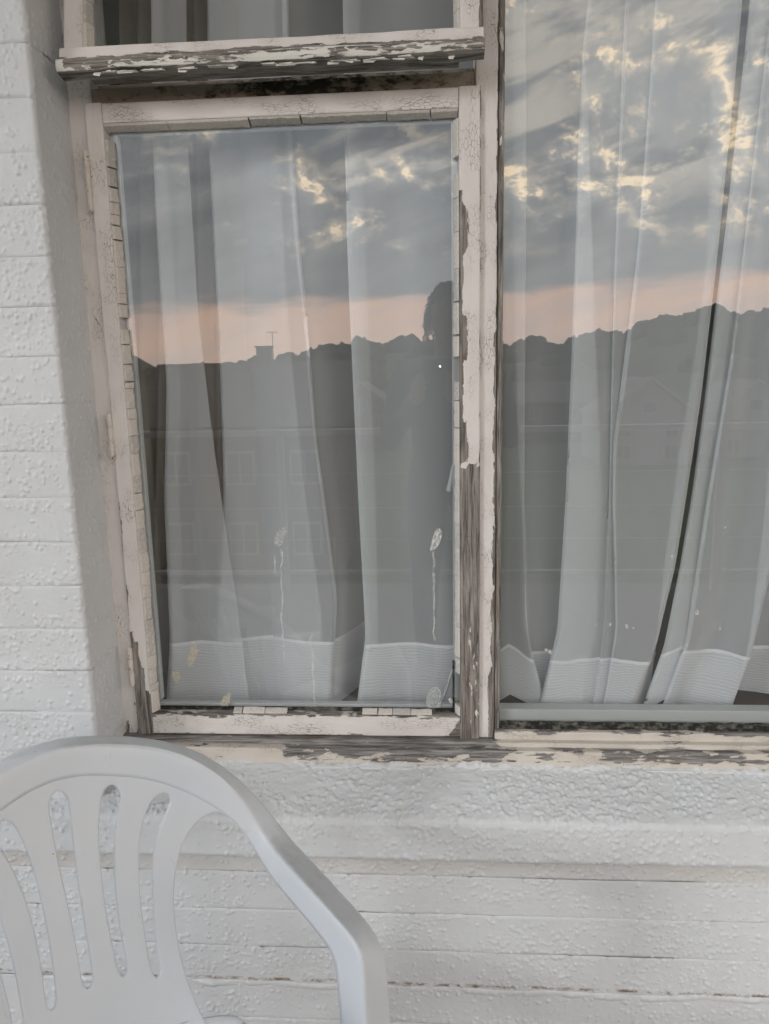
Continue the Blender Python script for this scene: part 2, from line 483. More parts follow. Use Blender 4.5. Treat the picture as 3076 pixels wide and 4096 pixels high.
def course(z0, z1, xa, corner, seed, sunk=.0045, soft=.004):
    """one painted course; heightfield over (z, s); s runs along X and, at a corner, turns into the reveal"""
    r = np.random.default_rng(seed)
    nz = max(6, int(round((z1 - z0) / STEP)) + 1)
    L1 = corner - xa
    rc = .007
    Lr = 0 if corner > .5 else Y_FR + .012
    ns = int(round((L1 + Lr) / STEP)) + 1
    s = np.linspace(0, L1 + Lr, ns); z = np.linspace(z0, z1, nz)
    H = nodules(nz, ns, STEP, 24000, r, hmin=.0006, hmax=.0023, rmin=.0013, rmax=.0034)
    H += .0006 * vnoise(nz, ns, 2, max(3, int(ns * STEP / .08)), r) + .00013 * vnoise(nz, ns, max(3, nz // 4), max(4, ns // 4), r)
    edge_w = soft * (1 + .35 * vnoise(1, ns, 1, max(4, int(ns * STEP / .05)), r)[0])
    deep = sunk * np.clip(.75 + .42 * vnoise(1, ns, 1, max(4, int(ns * STEP / .12)), r)[0], .10, 1.4)
    dz_ = np.minimum(z - z0, z1 - z)[:, None]
    jf = np.where(s > L1 + .002, .12, 1.) if Lr else np.ones(ns)
    H -= (deep * jf) * np.exp(-(dz_ / np.maximum(edge_w, .0012)) ** 1.4 * 1.6)
    # trace of s in plan, with a rounded arris
    X = np.where(s <= L1 - rc, xa + s, 0.); Y = np.zeros(ns); NX = np.zeros(ns); NY = -np.ones(ns)
    if Lr:
        arc = rc * math.pi / 2
        for k, sv in enumerate(s):
            if sv <= L1 - rc: continue
            a = (sv - (L1 - rc)) / rc
            if a < math.pi / 2:
                X[k] = corner - rc + rc * math.sin(a); Y[k] = rc - rc * math.cos(a); NX[k] = math.sin(a); NY[k] = -math.cos(a)
            else:
                X[k] = corner; Y[k] = rc + (sv - (L1 - rc) - arc); NX[k] = 1; NY[k] = 0
        rev = np.clip((s - L1) / .01, 0, 1)
        H = H * (1 - .25 * rev)[None, :]
    else:
        X = xa + s
    V = np.stack([X[None, :] + NX[None, :] * H, Y[None, :] + NY[None, :] * H, np.broadcast_to(z[:, None], H.shape)], -1).reshape(-1, 3)
    me = mesh_np('brick_course', V, grid_faces(nz, ns), True)
    return link('brick_course', me, M['wall'], wall)


Z_BOT = EYE - 1.31
joints = [Z_J0 + PITCH * k for k in range(-17, 13)]
for k, z0 in enumerate(joints):
    z1 = z0 + PITCH
    if z1 > Z_HEAD + .1 or z0 < -.01: continue
    z0c = max(z0, 0.002)
    if z1 <= Z_LEDGE_B + .03: course(z0c, z1, -.98, 1.015, 100 + k, sunk=.0013, soft=.003)
    else: course(z0c, z1, -.98, X_REV, 100 + k, sunk=.0017, soft=.003)
# thick bead of old filler along the stained joint
def filler():
    r = np.random.default_rng(5); n = 640; xs = np.linspace(-.75, .8, n); zc = EYE - 1.0925
    prof = [(-.008, .001), (-.006, -.0018), (-.002, -.0032), (.002, -.0034), (.005, -.0018), (.0065, .001)]
    hm = .6 + .45 * vnoise(1, n, 1, 60, r)[0] + .2 * vnoise(1, n, 1, 260, r)[0]; zo = .0022 * vnoise(1, n, 1, 18, r)[0]
    V = [(x, y * (max(.1, h) if y < 0 else 1), zc + o + z * (.8 + .2 * h)) for x, h, o in zip(xs, hm, zo) for z, y in prof]
    me = mesh_np('filler_bead', V, grid_faces(n, len(prof), True), True); return link('filler_bead', me, M['wall'], wall)
filler()
def caulk():
    """ragged smear of old filler where the timber sill meets the masonry ledge"""
    r = np.random.default_rng(15); n = 900; xs = np.linspace(X_REV, .95, n)
    up = .0020 + .0030 * np.clip(vnoise(1, n, 1, 110, r)[0], -.8, 1.6) + .0012 * vnoise(1, n, 1, 380, r)[0]
    dn = .0050 + .0022 * vnoise(1, n, 1, 50, r)[0]; pr = .0012 * vnoise(1, n, 1, 160, r)[0]
    V = []
    for x, u_, d_, q in zip(xs, up, dn, pr):
        for y, z in ((.0755, u_), (.0728 + q * .3, u_ * .7), (.0712 + q, -.001), (.0685 + q, -d_ * .6), (.0660, -d_), (.0700, -d_ - .004)): V.append((x, y, EYE - .6985 + z))
    return link('filler_bead', mesh_np('filler_bead', V, grid_faces(n, 6, True), True), M['wall'], wall)
caulk()
# wall behind the courses and where the picture does not reach
for nm, bx_ in (('wall_core', (-3.6, X_REV - .004, .006, .30, -.4, 3.4)), ('wall_core', (X_REV2, 4.2, .0, .30, -.4, 3.4)),
                ('wall_core', (X_REV - .004, X_REV2, .006, .30, -.4, EYE - .73)), ('wall_core', (X_REV - .004, X_REV2, .0, .30, Z_HEAD, 3.4)),
                ('wall_core', (-3.6, -.9805, .0005, .0055, -.4, 3.4)), ('wall_core', (-.98, X_REV - .0045, .0005, .0055, joints[-1] + PITCH * .5, 3.4))):
    box(nm, bx_, M['wallfar'], wall)


def ledge():
    r = np.random.default_rng(77)
    prof = [(.090, EYE - .6955), (.072, EYE - .7000), (-.020, EYE - .7375), (-.026, EYE - .7405), (-.0295, EYE - .7445), (-.031, EYE - .750),
            (-.031, EYE - .809), (-.029, EYE - .8145), (-.024, EYE - .817), (.010, EYE - .8175)]
    P = [np.array(prof[0])]
    for a, b_ in zip(prof[:-1], prof[1:]):
        a = np.array(a); b_ = np.array(b_); n = max(1, int(np.linalg.norm(b_ - a) / STEP))
        P += [a + (b_ - a) * (i / n) for i in range(1, n + 1)]
    P = np.array(P); T = np.gradient(P, axis=0); T /= np.linalg.norm(T, axis=1)[:, None]
    Nn = np.stack([T[:, 1], -T[:, 0]], -1)                       # outward in (y, z)
    xs = np.arange(-.80, 1.10, STEP); n0, n1 = len(P), len(xs)
    H = nodules(n0, n1, STEP, 24000, r, hmin=.0007, hmax=.0028, rmin=.0014, rmax=.0036, drag=1.3)
    top = (P[:, 1] > EYE - .742)[:, None]
    rough = .00028 * vnoise(n0, n1, max(4, n0 // 3), n1 // 4, r) + .00035 * vnoise(n0, n1, max(4, n0 // 6), n1 // 9, r)
    H = H * np.where(top, 1.15, .85) + rough * np.where(top, 1., .35) + .0012 * vnoise(n0, n1, 3, 22, r)
    V = np.stack([np.broadcast_to(xs[None, :], H.shape), P[:, 0][:, None] + Nn[:, 0][:, None] * H, P[:, 1][:, None] + Nn[:, 1][:, None] * H], -1)
    me = mesh_np('ledge', V.reshape(-1, 3), grid_faces(n0, n1, True), True)
    return link('ledge', me, M['wall'], wall)


ledge()
box('canopy_roof', (-3.6, 4.2, -2.20, -.001, 2.97, 3.11), M['soffit'], wall)


# ------------------------------------------------------------------ joinery
def board(name, parent, x0, x1, z0, z1, yf, depth, vertical, peel, mat='peel', chamfer=.0025, seg=.007, seed=0, under=None, jig=.0004):  # under: peel value that paints shade onto the lower face as bare wood
    """a planed timber member with softened arrises; front at Y = yf. peel(x, z) -> 0..1 (z relative to the eye)"""
    r = np.random.default_rng(seed + 1000)
    Lg, Wd = (z1 - z0, x1 - x0) if vertical else (x1 - x0, z1 - z0)
    nl = max(2, int(Lg / seg) + 1); al = np.linspace(0, Lg, nl)
    c = min(chamfer, Wd * .3)
    ni = max(2, int((Wd - 2 * c) / .006) + 1)
    prof = [(0., -depth), (0., -depth * .5), (0., -c), (c * .3, -c * .3)] + [(c + (Wd - 2 * c) * i / (ni - 1), 0.) for i in range(ni)] + \
           [(Wd - c * .3, -c * .3), (Wd, -c), (Wd, -depth * .5), (Wd, -depth)]
    k = len(prof)
    jit = vnoise(nl, k, max(2, int(Lg / .05)), 3, r) * jig
    V = []; GC = []; PE = []
    off = r.uniform(0, 40)
    for i, a in enumerate(al):
        for j, (w, d) in enumerate(prof):
            dd = d + jit[i, j]
            if vertical: x, z = x0 + w, z0 + a
            else: x, z = x0 + a, z0 + w
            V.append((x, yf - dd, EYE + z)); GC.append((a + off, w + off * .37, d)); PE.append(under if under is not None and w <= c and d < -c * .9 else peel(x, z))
    F = [tuple(int(q) for q in f) for f in grid_faces(nl, k)]
    F += [tuple(range(k)), tuple(range((nl - 1) * k, nl * k))]
    F += [((i) * k, (i + 1) * k, (i + 1) * k + k - 1, i * k + k - 1) for i in range(nl - 1)]
    me = mesh_py(name, V, F)
    vattr(me, 'gc', GC); fattr(me, 'peel', PE)
    o = link(name, me, M[mat] if isinstance(mat, str) else mat, parent)
    return o


def sm(x, a, b):
    t = min(1, max(0, (x - a) / (b - a))); return t * t * (3 - 2 * t)


win = empty('window', (X_REV, Y_FR, EYE - .66))
tag(win, 'white painted timber window with cracked peeling paint set in the masonry wall', 'window')
win_inv = Matrix.Translation(-Vector(win.location))


def child(o):      # parts are modelled in world coordinates
    o.matrix_parent_inverse = win_inv; return o


def wboard(name, *a, **k):
    return child(board(name, win, *a, **k))


S_L, S_R, S_T, S_B = -.5555, .0745, .4225, -.6605        # the opening casement, outer edges
YS = .105                                                # its face
# fixed frame
wboard('jamb', X_REV - .004, S_L + .010, -.672, .80, Y_FR, .07, True, lambda x, z: .06 + .30 * sm(z, -.55, -.66), seed=1)
wboard('mullion', S_R - .008, .1015, -.667, .80, Y_FR - .002, .075, True,
       lambda x, z: .08 + (.72 * sm(x, .094 - .008 * sm(-z, .5, .62), .1005 - .008 * sm(-z, .4, .6)) if z < .05 else .62 * sm(x, .097, .1015)) - (.0 if z < -.3 else .1), seed=2)
wboard('glazing_bead', .1022, .1118, -.655, .80, Y_FR + .001, .016, True, lambda x, z: .80 - .10 * sm(z, .1, .5), seed=3, jig=.0008)
wboard('jamb', .962, X_REV2 + .004, -.667, .80, Y_FR, .07, True, lambda x, z: .1, seed=4)
wboard('head', S_L + .010, .962, .765, .80, Y_FR + .001, .07, False, lambda x, z: .1, seed=5)
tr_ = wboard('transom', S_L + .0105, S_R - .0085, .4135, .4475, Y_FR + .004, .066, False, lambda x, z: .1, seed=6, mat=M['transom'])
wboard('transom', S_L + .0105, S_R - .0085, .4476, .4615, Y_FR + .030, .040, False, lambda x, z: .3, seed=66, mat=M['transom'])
# bottom of the fixed light and the sill
wboard('bottom_rail', .1022, .962, -.672, -.6475, Y_FR - .010, .06, False, lambda x, z: .10 + .42 * sm(z, -.655, -.6478), seed=7, mat='sillp')
wboard('weather_strip', X_REV - .002, 1.02, -.673, -.6625, .0905, .03, False,
       lambda x, z: .80 - .62 * sm(x, .06, .15) + (.3 * sm(-z, .668, .673)), seed=8, mat='sillp', jig=.0012)
wboard('sill', X_REV - .002, 1.02, -.6995, -.6700, .0745, .05, False,
       lambda x, z: (.30 + .36 * sm(x, -.34, -.22) - .22 * sm(x, .10, .16) + .14 * sm(x, .30, .36) - .12 * sm(x, .5, .56)) - .5 * sm(-z, .688, .696), seed=9, mat='sillp', jig=.0007)
# the dark rail under the opening casement, in the gap
wboard('bottom_rail', X_REV, .1021, -.685, -.6645, Y_FR + .004, .06, False, lambda x, z: .7, seed=10, mat='sillp')


# --- opening casement
cas = empty('casement_sash', (0, 0, 0)); cas.parent = win; cas.matrix_parent_inverse = win_inv
cas['label'] = 'side-hung casement below the fanlight with bare lower stiles'
W_ST = .0288
Z_BARE = -.165


def peel_rst(x, z):
    a = x - (S_R - .034)
    if z < Z_BARE - .004 * math.sin(a * 260): return .80 - .14 * sm(-z, .35, .62) + .06 * math.sin(z * 40)
    e = .92 * sm(.0095 + .004 * math.sin(z * 37) - a, -.001, .002) * (1 if .27 > z > Z_BARE else .1)
    f = .45 * sm(a, .031, .034)
    return max(.03, e, f)


def peel_lst(x, z):
    a = x - S_L
    lim = -.46 - .12 * sm(a, .004, .030)
    e = .95 * sm(lim - z, -.002, .004)
    f = .55 * sm(.005 - a, 0., .004) * (1 if z < -.22 else .35)
    return max(.06, e, f)


def sboard(name, *a, **k):
    o = board(name, cas, *a, **k); return o


sboard('stile', S_L, S_L + W_ST, S_B, S_T, YS, .045, True, peel_lst, seed=20)
sboard('stile', S_R - .034, S_R, S_B - .003, S_T, YS, .045, True, peel_rst, seed=21)
sboard('rail', S_L + W_ST + .0006, S_R - .0346, S_T - .0305, S_T - .0004, YS + .0008, .044, False, lambda x, z: .05, seed=22)
sboard('rail', S_L + W_ST + .0006, S_R - .0346, S_B + .0005, S_B + .040, YS + .0008, .044, False,
       lambda x, z: .13 + .5 * sm(z, S_B + .034, S_B + .040) + .35 * sm(S_B + .006 - z, 0, .006) + .9 * sm(x - (z - S_B) * .6, S_R - .060, S_R - .050), seed=23)
GX0, GX1, GZ0, GZ1 = S_L + W_ST, S_R - .034, S_B + .040, S_T - .0305      # rebate opening
Y_GL = .124
me = mesh_py('pane', *box_vf(GX0 + .002, GX1 - .002, Y_GL, Y_GL + .004, EYE + GZ0 - .004, EYE + GZ1 + .004)); pane1 = link('pane', me, M['glass'], cas)


def putty_run(parent, a0, a1, pos, side, yf, yg, w, lmin, lmax, seed, miss=.0, vertical=True, nm='putty'):
    """cracked blocks of glazing putty, each a small wedge from the sash face down to the glass"""
    r = np.random.default_rng(seed); a = a0
    while a < a1 - .004:
        L = min(r.uniform(lmin, lmax), a1 - a); gap = r.uniform(.0000, .0007) if r.random() < .75 else r.uniform(.0008, .0022)
        if r.random() < miss: a += L; continue
        ww = w * r.uniform(.82, 1.06); lift = r.uniform(-.0005, .0008); tip = yg - .0006
        s0, s1 = a + gap, a + L - gap
        pr = [(0., yf + .0012 - lift), (ww * .35, yf + .0030 - lift * .7), (ww * .94, tip - .004), (ww, tip), (0., tip)]
        V = []
        n = max(2, int((s1 - s0) / .006) + 1)
        for i in range(n):
            ss = s0 + (s1 - s0) * i / (n - 1)
            for j, (q, yy) in enumerate(pr):
                jq = r.normal(0, .0004) if j not in (0, 4) else 0
                c = pos + side * (q + jq)
                V.append((c, yy + jq, EYE + ss) if vertical else (ss, yy + jq, EYE + c))
        k = len(pr)
        F = [(i * k + j, i * k + (j + 1) % k, (i + 1) * k + (j + 1) % k, (i + 1) * k + j) for i in range(n - 1) for j in range(k)]
        F += [tuple(range(k)), tuple(range((n - 1) * k, n * k))]
        o = link(nm, mesh_py(nm, V, F), M['putty'], parent)
        a += L
    return


putty_run(cas, GZ0 + .001, GZ1 - .011, GX0 + .0003, 1, YS, Y_GL, .0098, .007, .046, 31, miss=.05)
putty_run(cas, GZ0 + .001, GZ1 - .011, GX1 - .0003, -1, YS, Y_GL, .0092, .010, .060, 32, miss=.06)
putty_run(cas, GX0, GX1, GZ1 - .0003, -1, YS, Y_GL, .0105, .06, .16, 33, vertical=False)
putty_run(cas, GX0 + .15, GX1 - .02, GZ0 + .0003, 1, YS + .004, Y_GL, .0075, .018, .042, 34, miss=.35, vertical=False)
# mould on the inside edge of the glass bottom
box('mould_line', (GX0 + .003, GX1 - .003, Y_GL - .0012, Y_GL - .0004, EYE + GZ0 + .001, EYE + GZ0 + .0085), M['mould'], cas)
box('mould_line', (GX1 - .0135, GX1 - .0095, Y_GL - .0012, Y_GL - .0004, EYE + GZ0 + .009, EYE + GZ0 + .10), M['mould'], cas)
# inner stop seen through the glass
box('inner_stop', (GX0 - .004, GX1 + .004, Y_GL + .006, Y_GL + .020, EYE + GZ0 - .006, EYE + GZ0 + .0115), M['innerwhite'], cas, .0015)
box('inner_stop', (GX0 - .006, GX0 + .0122, Y_GL + .0065, Y_GL + .020, EYE + GZ0 + .0165, EYE + GZ1), M['innerwhite'], cas, .0015)
box('inner_stop', (GX1 - .0112, GX1 + .004, Y_GL + .0065, Y_GL + .020, EYE + GZ0 + .0165, EYE + GZ1), M['innerwhite'], cas, .0015)
box('inner_stop', (GX0 - .004, GX1 + .004, Y_GL + .006, Y_GL + .020, EYE + GZ1 - .0118, EYE + GZ1 + .004), M['innerwhite'], cas, .0015)


def lathe(name, prof, mat, parent, seg=14, smooth=True):
    V = []; F = []
    for r_, z in prof:
        for i in range(seg):
            a = 2 * math.pi * i / seg; V.append((r_ * math.cos(a), r_ * math.sin(a), z))
    for j in range(len(prof) - 1):
        for i in range(seg): F.append((j * seg + i, j * seg + (i + 1) % seg, (j + 1) * seg + (i + 1) % seg, (j + 1) * seg + i))
    F += [tuple(range(seg))[::-1], tuple(range((len(prof) - 1) * seg, len(prof) * seg))]
    return link(name, mesh_py(name, V, F, smooth), mat, parent)


for (px, py, L) in ((343, 715, .088), (440, 1740, .075), (528, 2665, .072)):
    c = at(px, py, YS - .004); z0 = -L / 2
    h = lathe('hinge', [(.0, z0 - .007), (.0030, z0 - .0055), (.0043, z0), (.0047, z0 + .002), (.0047, z0 + L * .32), (.0040, z0 + L * .325), (.0047, z0 + L * .335),
                        (.0047, z0 + L * .66), (.0040, z0 + L * .665), (.0047, z0 + L * .675), (.0047, z0 + L - .004), (.0025, z0 + L)], M['hinge'], cas)
    h.location = (S_L - .0018, YS - .0025, c[2])

# casement stay inside, behind the glass, and the loose cord at the corner
def sweep(name, pts, rad, mat, parent, seg=8):
    pts = [Vector(p_) for p_ in pts]; V = []; F = []
    for i, p_ in enumerate(pts):
        t = (pts[min(i + 1, len(pts) - 1)] - pts[max(i - 1, 0)]).normalized()
        a = t.orthogonal().normalized() if abs(t.y) > .9 else t.cross(Vector((0, 1, 0))).normalized(); b_ = t.cross(a)
        rr = rad(i / (len(pts) - 1)) if callable(rad) else rad
        for k in range(seg):
            q = 2 * math.pi * k / seg; V.append(p_ + (a * math.cos(q) + b_ * math.sin(q)) * rr)
    for i in range(len(pts) - 1):
        for k in range(seg): F.append((i * seg + k, i * seg + (k + 1) % seg, (i + 1) * seg + (k + 1) % seg, (i + 1) * seg + k))
    F += [tuple(range(seg)), tuple(range((len(pts) - 1) * seg, len(pts) * seg))]
    return link(name, mesh_py(name, V, F, True), mat, parent)


stay = [at(1822, 1825, .150), at(1812, 1880, .150), at(1802, 1940, .151), at(1798, 1960, .151), at(1797, 1968, .151)]
sweep('handle', stay, lambda t: .0025 + .0055 * t - (.004 if t > .98 else 0), M['innerwhite'], cas, 10)

# --- fanlight: top-hung, propped open at the bottom
HZ = .752                                            # hinge height above the eye
TILT = math.atan2(.060, HZ - .455)
fan = empty('fanlight_sash', (0, YS, EYE + HZ)); fan.parent = win; fan.matrix_parent_inverse = win_inv
fan['label'] = 'top-hung fanlight propped open with a badly flaked bottom rail'
fan.rotation_euler = (-TILT, 0, 0)
fan_m = Matrix.Translation(-Vector((0, YS, EYE + HZ)))


def fboard(name, *a, **k):
    o = board(name, fan, *a, **k)
    o.data.transform(fan_m); return o


FB = HZ - math.hypot(HZ - .455, .060) + .004          # bottom edge of the rail, along the tilted face
FG = FB + .0225                                        # where the glass starts
fboard('stile', S_L, S_L + .0300, FB + .0225, HZ, YS, .04, True, lambda x, z: .06 + .3 * sm(z, FG + .02, FG - .01), seed=41)
fboard('stile', S_R - .034, S_R, FB + .0225, HZ, YS, .04, True, lambda x, z: .12 + .6 * sm(x, S_R - .008, S_R - .004), seed=42)
fboard('rail', S_L + .0306, S_R - .0346, FB - .0100, FG + .0005, YS + .0006, .04, False, lambda x, z: .10 + .60 * sm(z, FG - .010, FG - .001) * sm(x, -.40, -.25), seed=43, under=1.1)  # underside coloured dark to stand for its shade
fboard('rail', S_L + .0306, S_R - .0346, HZ - .035, HZ - .0004, YS + .0006, .04, False, lambda x, z: .1, seed=44)
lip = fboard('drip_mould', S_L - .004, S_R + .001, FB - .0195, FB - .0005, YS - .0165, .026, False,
             lambda x, z: (.44 + .13 * math.sin(x * 9)) * sm(x, S_L + .002, S_L + .012) + .12 * sm(z, FB - .018, FB - .006), mat='lip', seed=45, under=1.1, chamfer=.009, seg=.004, jig=.0014)  # dark lower face is painted shade, the front is flaking paint
fboard('drip_mould', S_L - .003, S_R, FB - .0005, FB + .0220, YS - .0060, .0055, False,
       lambda x, z: .10 + .72 * sm(FB + .012 - z, 0, .010) if not (S_L + .03 < x < S_R - .034) else .10 + .80 * sm(FB + .010 - z, 0, .008), mat='peel', seed=46, chamfer=.003, seg=.005, jig=.001).data.transform(Matrix.Identity(4))
me = mesh_py('pane', *box_vf(S_L + .028, S_R - .032, YS + .018, YS + .022, EYE + FB - .004, EYE + HZ - .030)); me.transform(fan_m); link('pane', me, M['fanglass'], fan)
for a_, b_, sd, sgn, wd in ((S_L + .0300, 1, 47, 1, .011), (S_R - .034, -1, 48, -1, .009)):
    r = np.random.default_rng(sd); zz = FG + .001
    while zz < HZ - .04:
        L = r.uniform(.02, .05); w = wd * r.uniform(.8, 1.05)
        V = [(a_ + sgn * q, y_, EYE + zz + s_ * (L - .0008)) for s_ in (0, 1) for q, y_ in ((0.0002, YS + .0015), (w * .4, YS + .004), (w, YS + .0165), (0.0002, YS + .0165))]
        F = [(0, 1, 5, 4), (1, 2, 6, 5), (2, 3, 7, 6), (3, 0, 4, 7), (0, 1, 2, 3), (4, 5, 6, 7)]
        me = mesh_py('putty', V, F); me.transform(fan_m); link('putty', me, M['putty'], fan); zz += L
# curled flakes of paint hanging under the drip mould
r = np.random.default_rng(3)
for i in range(34):
    x = r.uniform(S_L, S_R - .02); L = r.uniform(.008, .030); w = r.uniform(.003, .008); cv = r.uniform(.2, .9); n = 5; V = []
    for k in range(n):
        t = k / (n - 1); a = cv * t * 2
        yy = YS - .0165 + r.uniform(.0, .001) + .010 * (1 - t); zz = FB - .0200 - w * math.sin(a) * t
        for e in (0, 1):
            for th in (0, .0005): V.append((x + (L * e) * (1 - .25 * t), yy + w * .5 * (1 - math.cos(a)) + th, EYE + zz - th + .002 * e * r.uniform(-1, 1)))
    F = []
    for k in range(n - 1):
        q = k * 4; F += [(q, q + 4, q + 6, q + 2), (q + 1, q + 3, q + 7, q + 5), (q, q + 1, q + 5, q + 4), (q + 2, q + 6, q + 7, q + 3)]
    F += [(0, 2, 3, 1), (n * 4 - 4, n * 4 - 3, n * 4 - 1, n * 4 - 2)]
    me = mesh_py('paint_flake', V, F); me.transform(fan_m)
    vattr(me, 'gc', [(v.co.x, v.co.z, 0) for v in me.vertices]); fattr(me, 'peel', [0.] * len(me.vertices))
    link('paint_flake', me, M['lip'], fan)

# --- fixed light
RX0, RX1, RZ0 = .112, .962, -.647
me = mesh_py('pane', *box_vf(RX0 - .006, RX1 + .004, .1215, .1255, EYE + RZ0 - .006, EYE + .77)); pane2 = child(link('pane', me, M['glass'], win))
# mouldy glazing strip along the bottom of the fixed light, slightly rounded
def strip_mould():
    n = 180; xs = np.linspace(RX0 + .0005, RX1, n); r = np.random.default_rng(9)
    prof = [(.1212, -.6345), (.1185, -.6350), (.1160, -.6385), (.1150, -.6440), (.1140, -.6475)]
    jj = vnoise(n, len(prof), 60, 3, r) * .0006
    V = [(x, y + jj[i, j], EYE + z + jj[i, j]) for i, x in enumerate(xs) for j, (y, z) in enumerate(prof)]
    return child(link('glazing_strip', mesh_np('glazing_strip', V, grid_faces(n, len(prof), True), True), M['mould'], win))
strip_mould()
child(box('inner_frame', (.075, 1.0, .132, .160, EYE - .66, EYE - .6175), M['innerwhite'], win, .002))
child(box('inner_frame', (.075, .112, .132, .165, EYE - .6170, EYE + .77), M['innerwhite'], win, .002))
child(box('inner_frame', (X_REV, S_L + .012, .1505, .175, EYE - .66, EYE + .77), M['innerwhite'], win, .002))
child(box('window_board', (X_REV, X_REV2, .1605, .420, EYE - .672, EYE - .650), M['board'], win, .003))

# --- splashes and droppings dried on the panes
def mat_splash():
    mt, g, b = material('dried_splash')
    geo = g.new('ShaderNodeNewGeometry').outputs['Position']
    n = g.noise(g.vm('MULTIPLY', geo, (1., 1., .6)), 260., 5., .7)
    oi = g.new('ShaderNodeObjectInfo').outputs['Color']
    g.put(b.inputs['Base Color'], oi); b.inputs['Roughness'].default_value = .8
    g.put(b.inputs['Alpha'], g.m('MULTIPLY', g.mr(n, .40, .66, .08, .9), g.n['Object Info'].outputs['Alpha'])); return mt
M['splash'] = mat_splash()


def splash(pts, col, y, parent, nm='splash_mark', drip=None, seed=0):
    """closed outline of source pixels -> a thin dried film on the outer face of the glass"""
    r = np.random.default_rng(seed)
    out = []
    m = len(pts)
    for i in range(m):
        p0, p1, p2, p3 = (np.array(pts[(i + q) % m], float) for q in (-1, 0, 1, 2))
        for t in np.linspace(0, 1, 5, endpoint=False):
            out.append(.5 * ((2 * p1) + (-p0 + p2) * t + (2 * p0 - 5 * p1 + 4 * p2 - p3) * t * t + (-p0 + 3 * p1 - 3 * p2 + p3) * t ** 3) + r.normal(0, 1.2, 2))
    k = len(out)
    V = [at(q[0], q[1], y) for q in out] + [at(q[0], q[1], y - .0004) for q in out]
    F = [tuple(range(k)), tuple(range(k, 2 * k))] + [(i, (i + 1) % k, k + (i + 1) % k, k + i) for i in range(k)]
    me = mesh_py(nm, V, F); o = link(nm, me, M['splash'], parent); o.color = (*col, .5 if len(pts) > 20 else .95)
    return o


def drip_line(x0, y0, x1, y1, w, seed):
    r = np.random.default_rng(seed); n = 14; L = []; Rr = []
    for i in range(n):
        t = i / (n - 1); x = x0 + (x1 - x0) * t + r.normal(0, 2.5); y = y0 + (y1 - y0) * t; ww = w * r.uniform(.35, 1.) * (1 - .4 * t)
        L.append((x - ww, y)); Rr.append((x + ww, y))
    return L + Rr[::-1]


YG_ = Y_GL - .0006
wht = (.80, .80, .77); crm = (.62, .56, .44)
splash([(1720, 2195), (1738, 2128), (1754, 2114), (1767, 2128), (1762, 2165), (1745, 2192), (1731, 2200)], wht, YG_, cas, seed=1)
splash(drip_line(1733, 2190, 1736, 2560, 7, 2), wht, YG_, cas, seed=2)
splash([(1098, 2150), (1110, 2125), (1135, 2110), (1150, 2115), (1140, 2150), (1120, 2185), (1100, 2175)], (.55, .56, .55), YG_, cas, seed=3)
splash(drip_line(1126, 2200, 1134, 2650, 5, 4), wht, YG_, cas, seed=4)
splash(drip_line(1097, 2215, 1100, 2290, 4, 5), wht, YG_, cas, seed=5)
splash(drip_line(1245, 2540, 1258, 2825, 5, 6), wht, YG_, cas, seed=6)
splash([(748, 2640), (760, 2590), (772, 2572), (790, 2590), (793, 2615), (770, 2655), (752, 2665)], crm, YG_, cas, seed=7)
splash([(690, 2700), (697, 2672), (706, 2690), (722, 2692), (720, 2718), (708, 2732), (697, 2722)], crm, YG_, cas, seed=8)
splash([(880, 2830), (890, 2790), (905, 2775), (922, 2770), (922, 2800), (905, 2832)], crm, YG_, cas, seed=9)
splash([(1705, 2815), (1712, 2770), (1735, 2748), (1760, 2756), (1766, 2790), (1760, 2835), (1725, 2840)], (.52, .55, .55), YG_, cas, seed=10)
splash([(1793, 2800), (1800, 2792), (1812, 2805), (1806, 2815)], wht, YG_, cas, seed=11)
for k, (x, y) in enumerate(((2390, 2500), (2440, 2498), (2508, 2505), (2533, 2512), (2690, 2225), (2788, 2450), (2900, 2110), (2185, 2600), (2200, 2608), (2860, 2480), (2880, 2515))):
    w = 4 + (k % 3) * 2
    splash([(x - w, y), (x, y - w * 1.3), (x + w, y), (x, y + w * 1.2)], crm if k > 8 else wht, .1208, win, seed=30 + k).matrix_parent_inverse = win_inv


# ------------------------------------------------------------------ curtains inside
Z_HEM = EYE - .648


def interp_line(pts, Y, n, zb):
    """fold line through source pixels (x at heights y), last entry = x where it meets the window board"""
    body = [at(px, py, Y) for px, py in pts[:-1]]
    xb = pts[-1][0]; lo, hi = 1800., 4000.
    for _ in range(40):
        mid = (lo + hi) / 2
        if at(xb, mid, Y)[2] > zb: lo = mid
        else: hi = mid
    body.append(at(xb, lo, Y))
    body = np.array(body); zs = body[:, 2]; z = np.linspace(zs[0], zs[-1], n) if False else None
    t = np.linspace(0, 1, n); t = 1 - (1 - t) ** 1.25                    # finer towards the hem
    zt = zs[0] + (zs[-1] - zs[0]) * t
    xs = np.interp(-zt, -zs, body[:, 0])
    for _ in range(3): xs[1:-1] = .25 * xs[:-2] + .5 * xs[1:-1] + .25 * xs[2:]
    return np.stack([xs, np.full(n, Y), zt], -1)


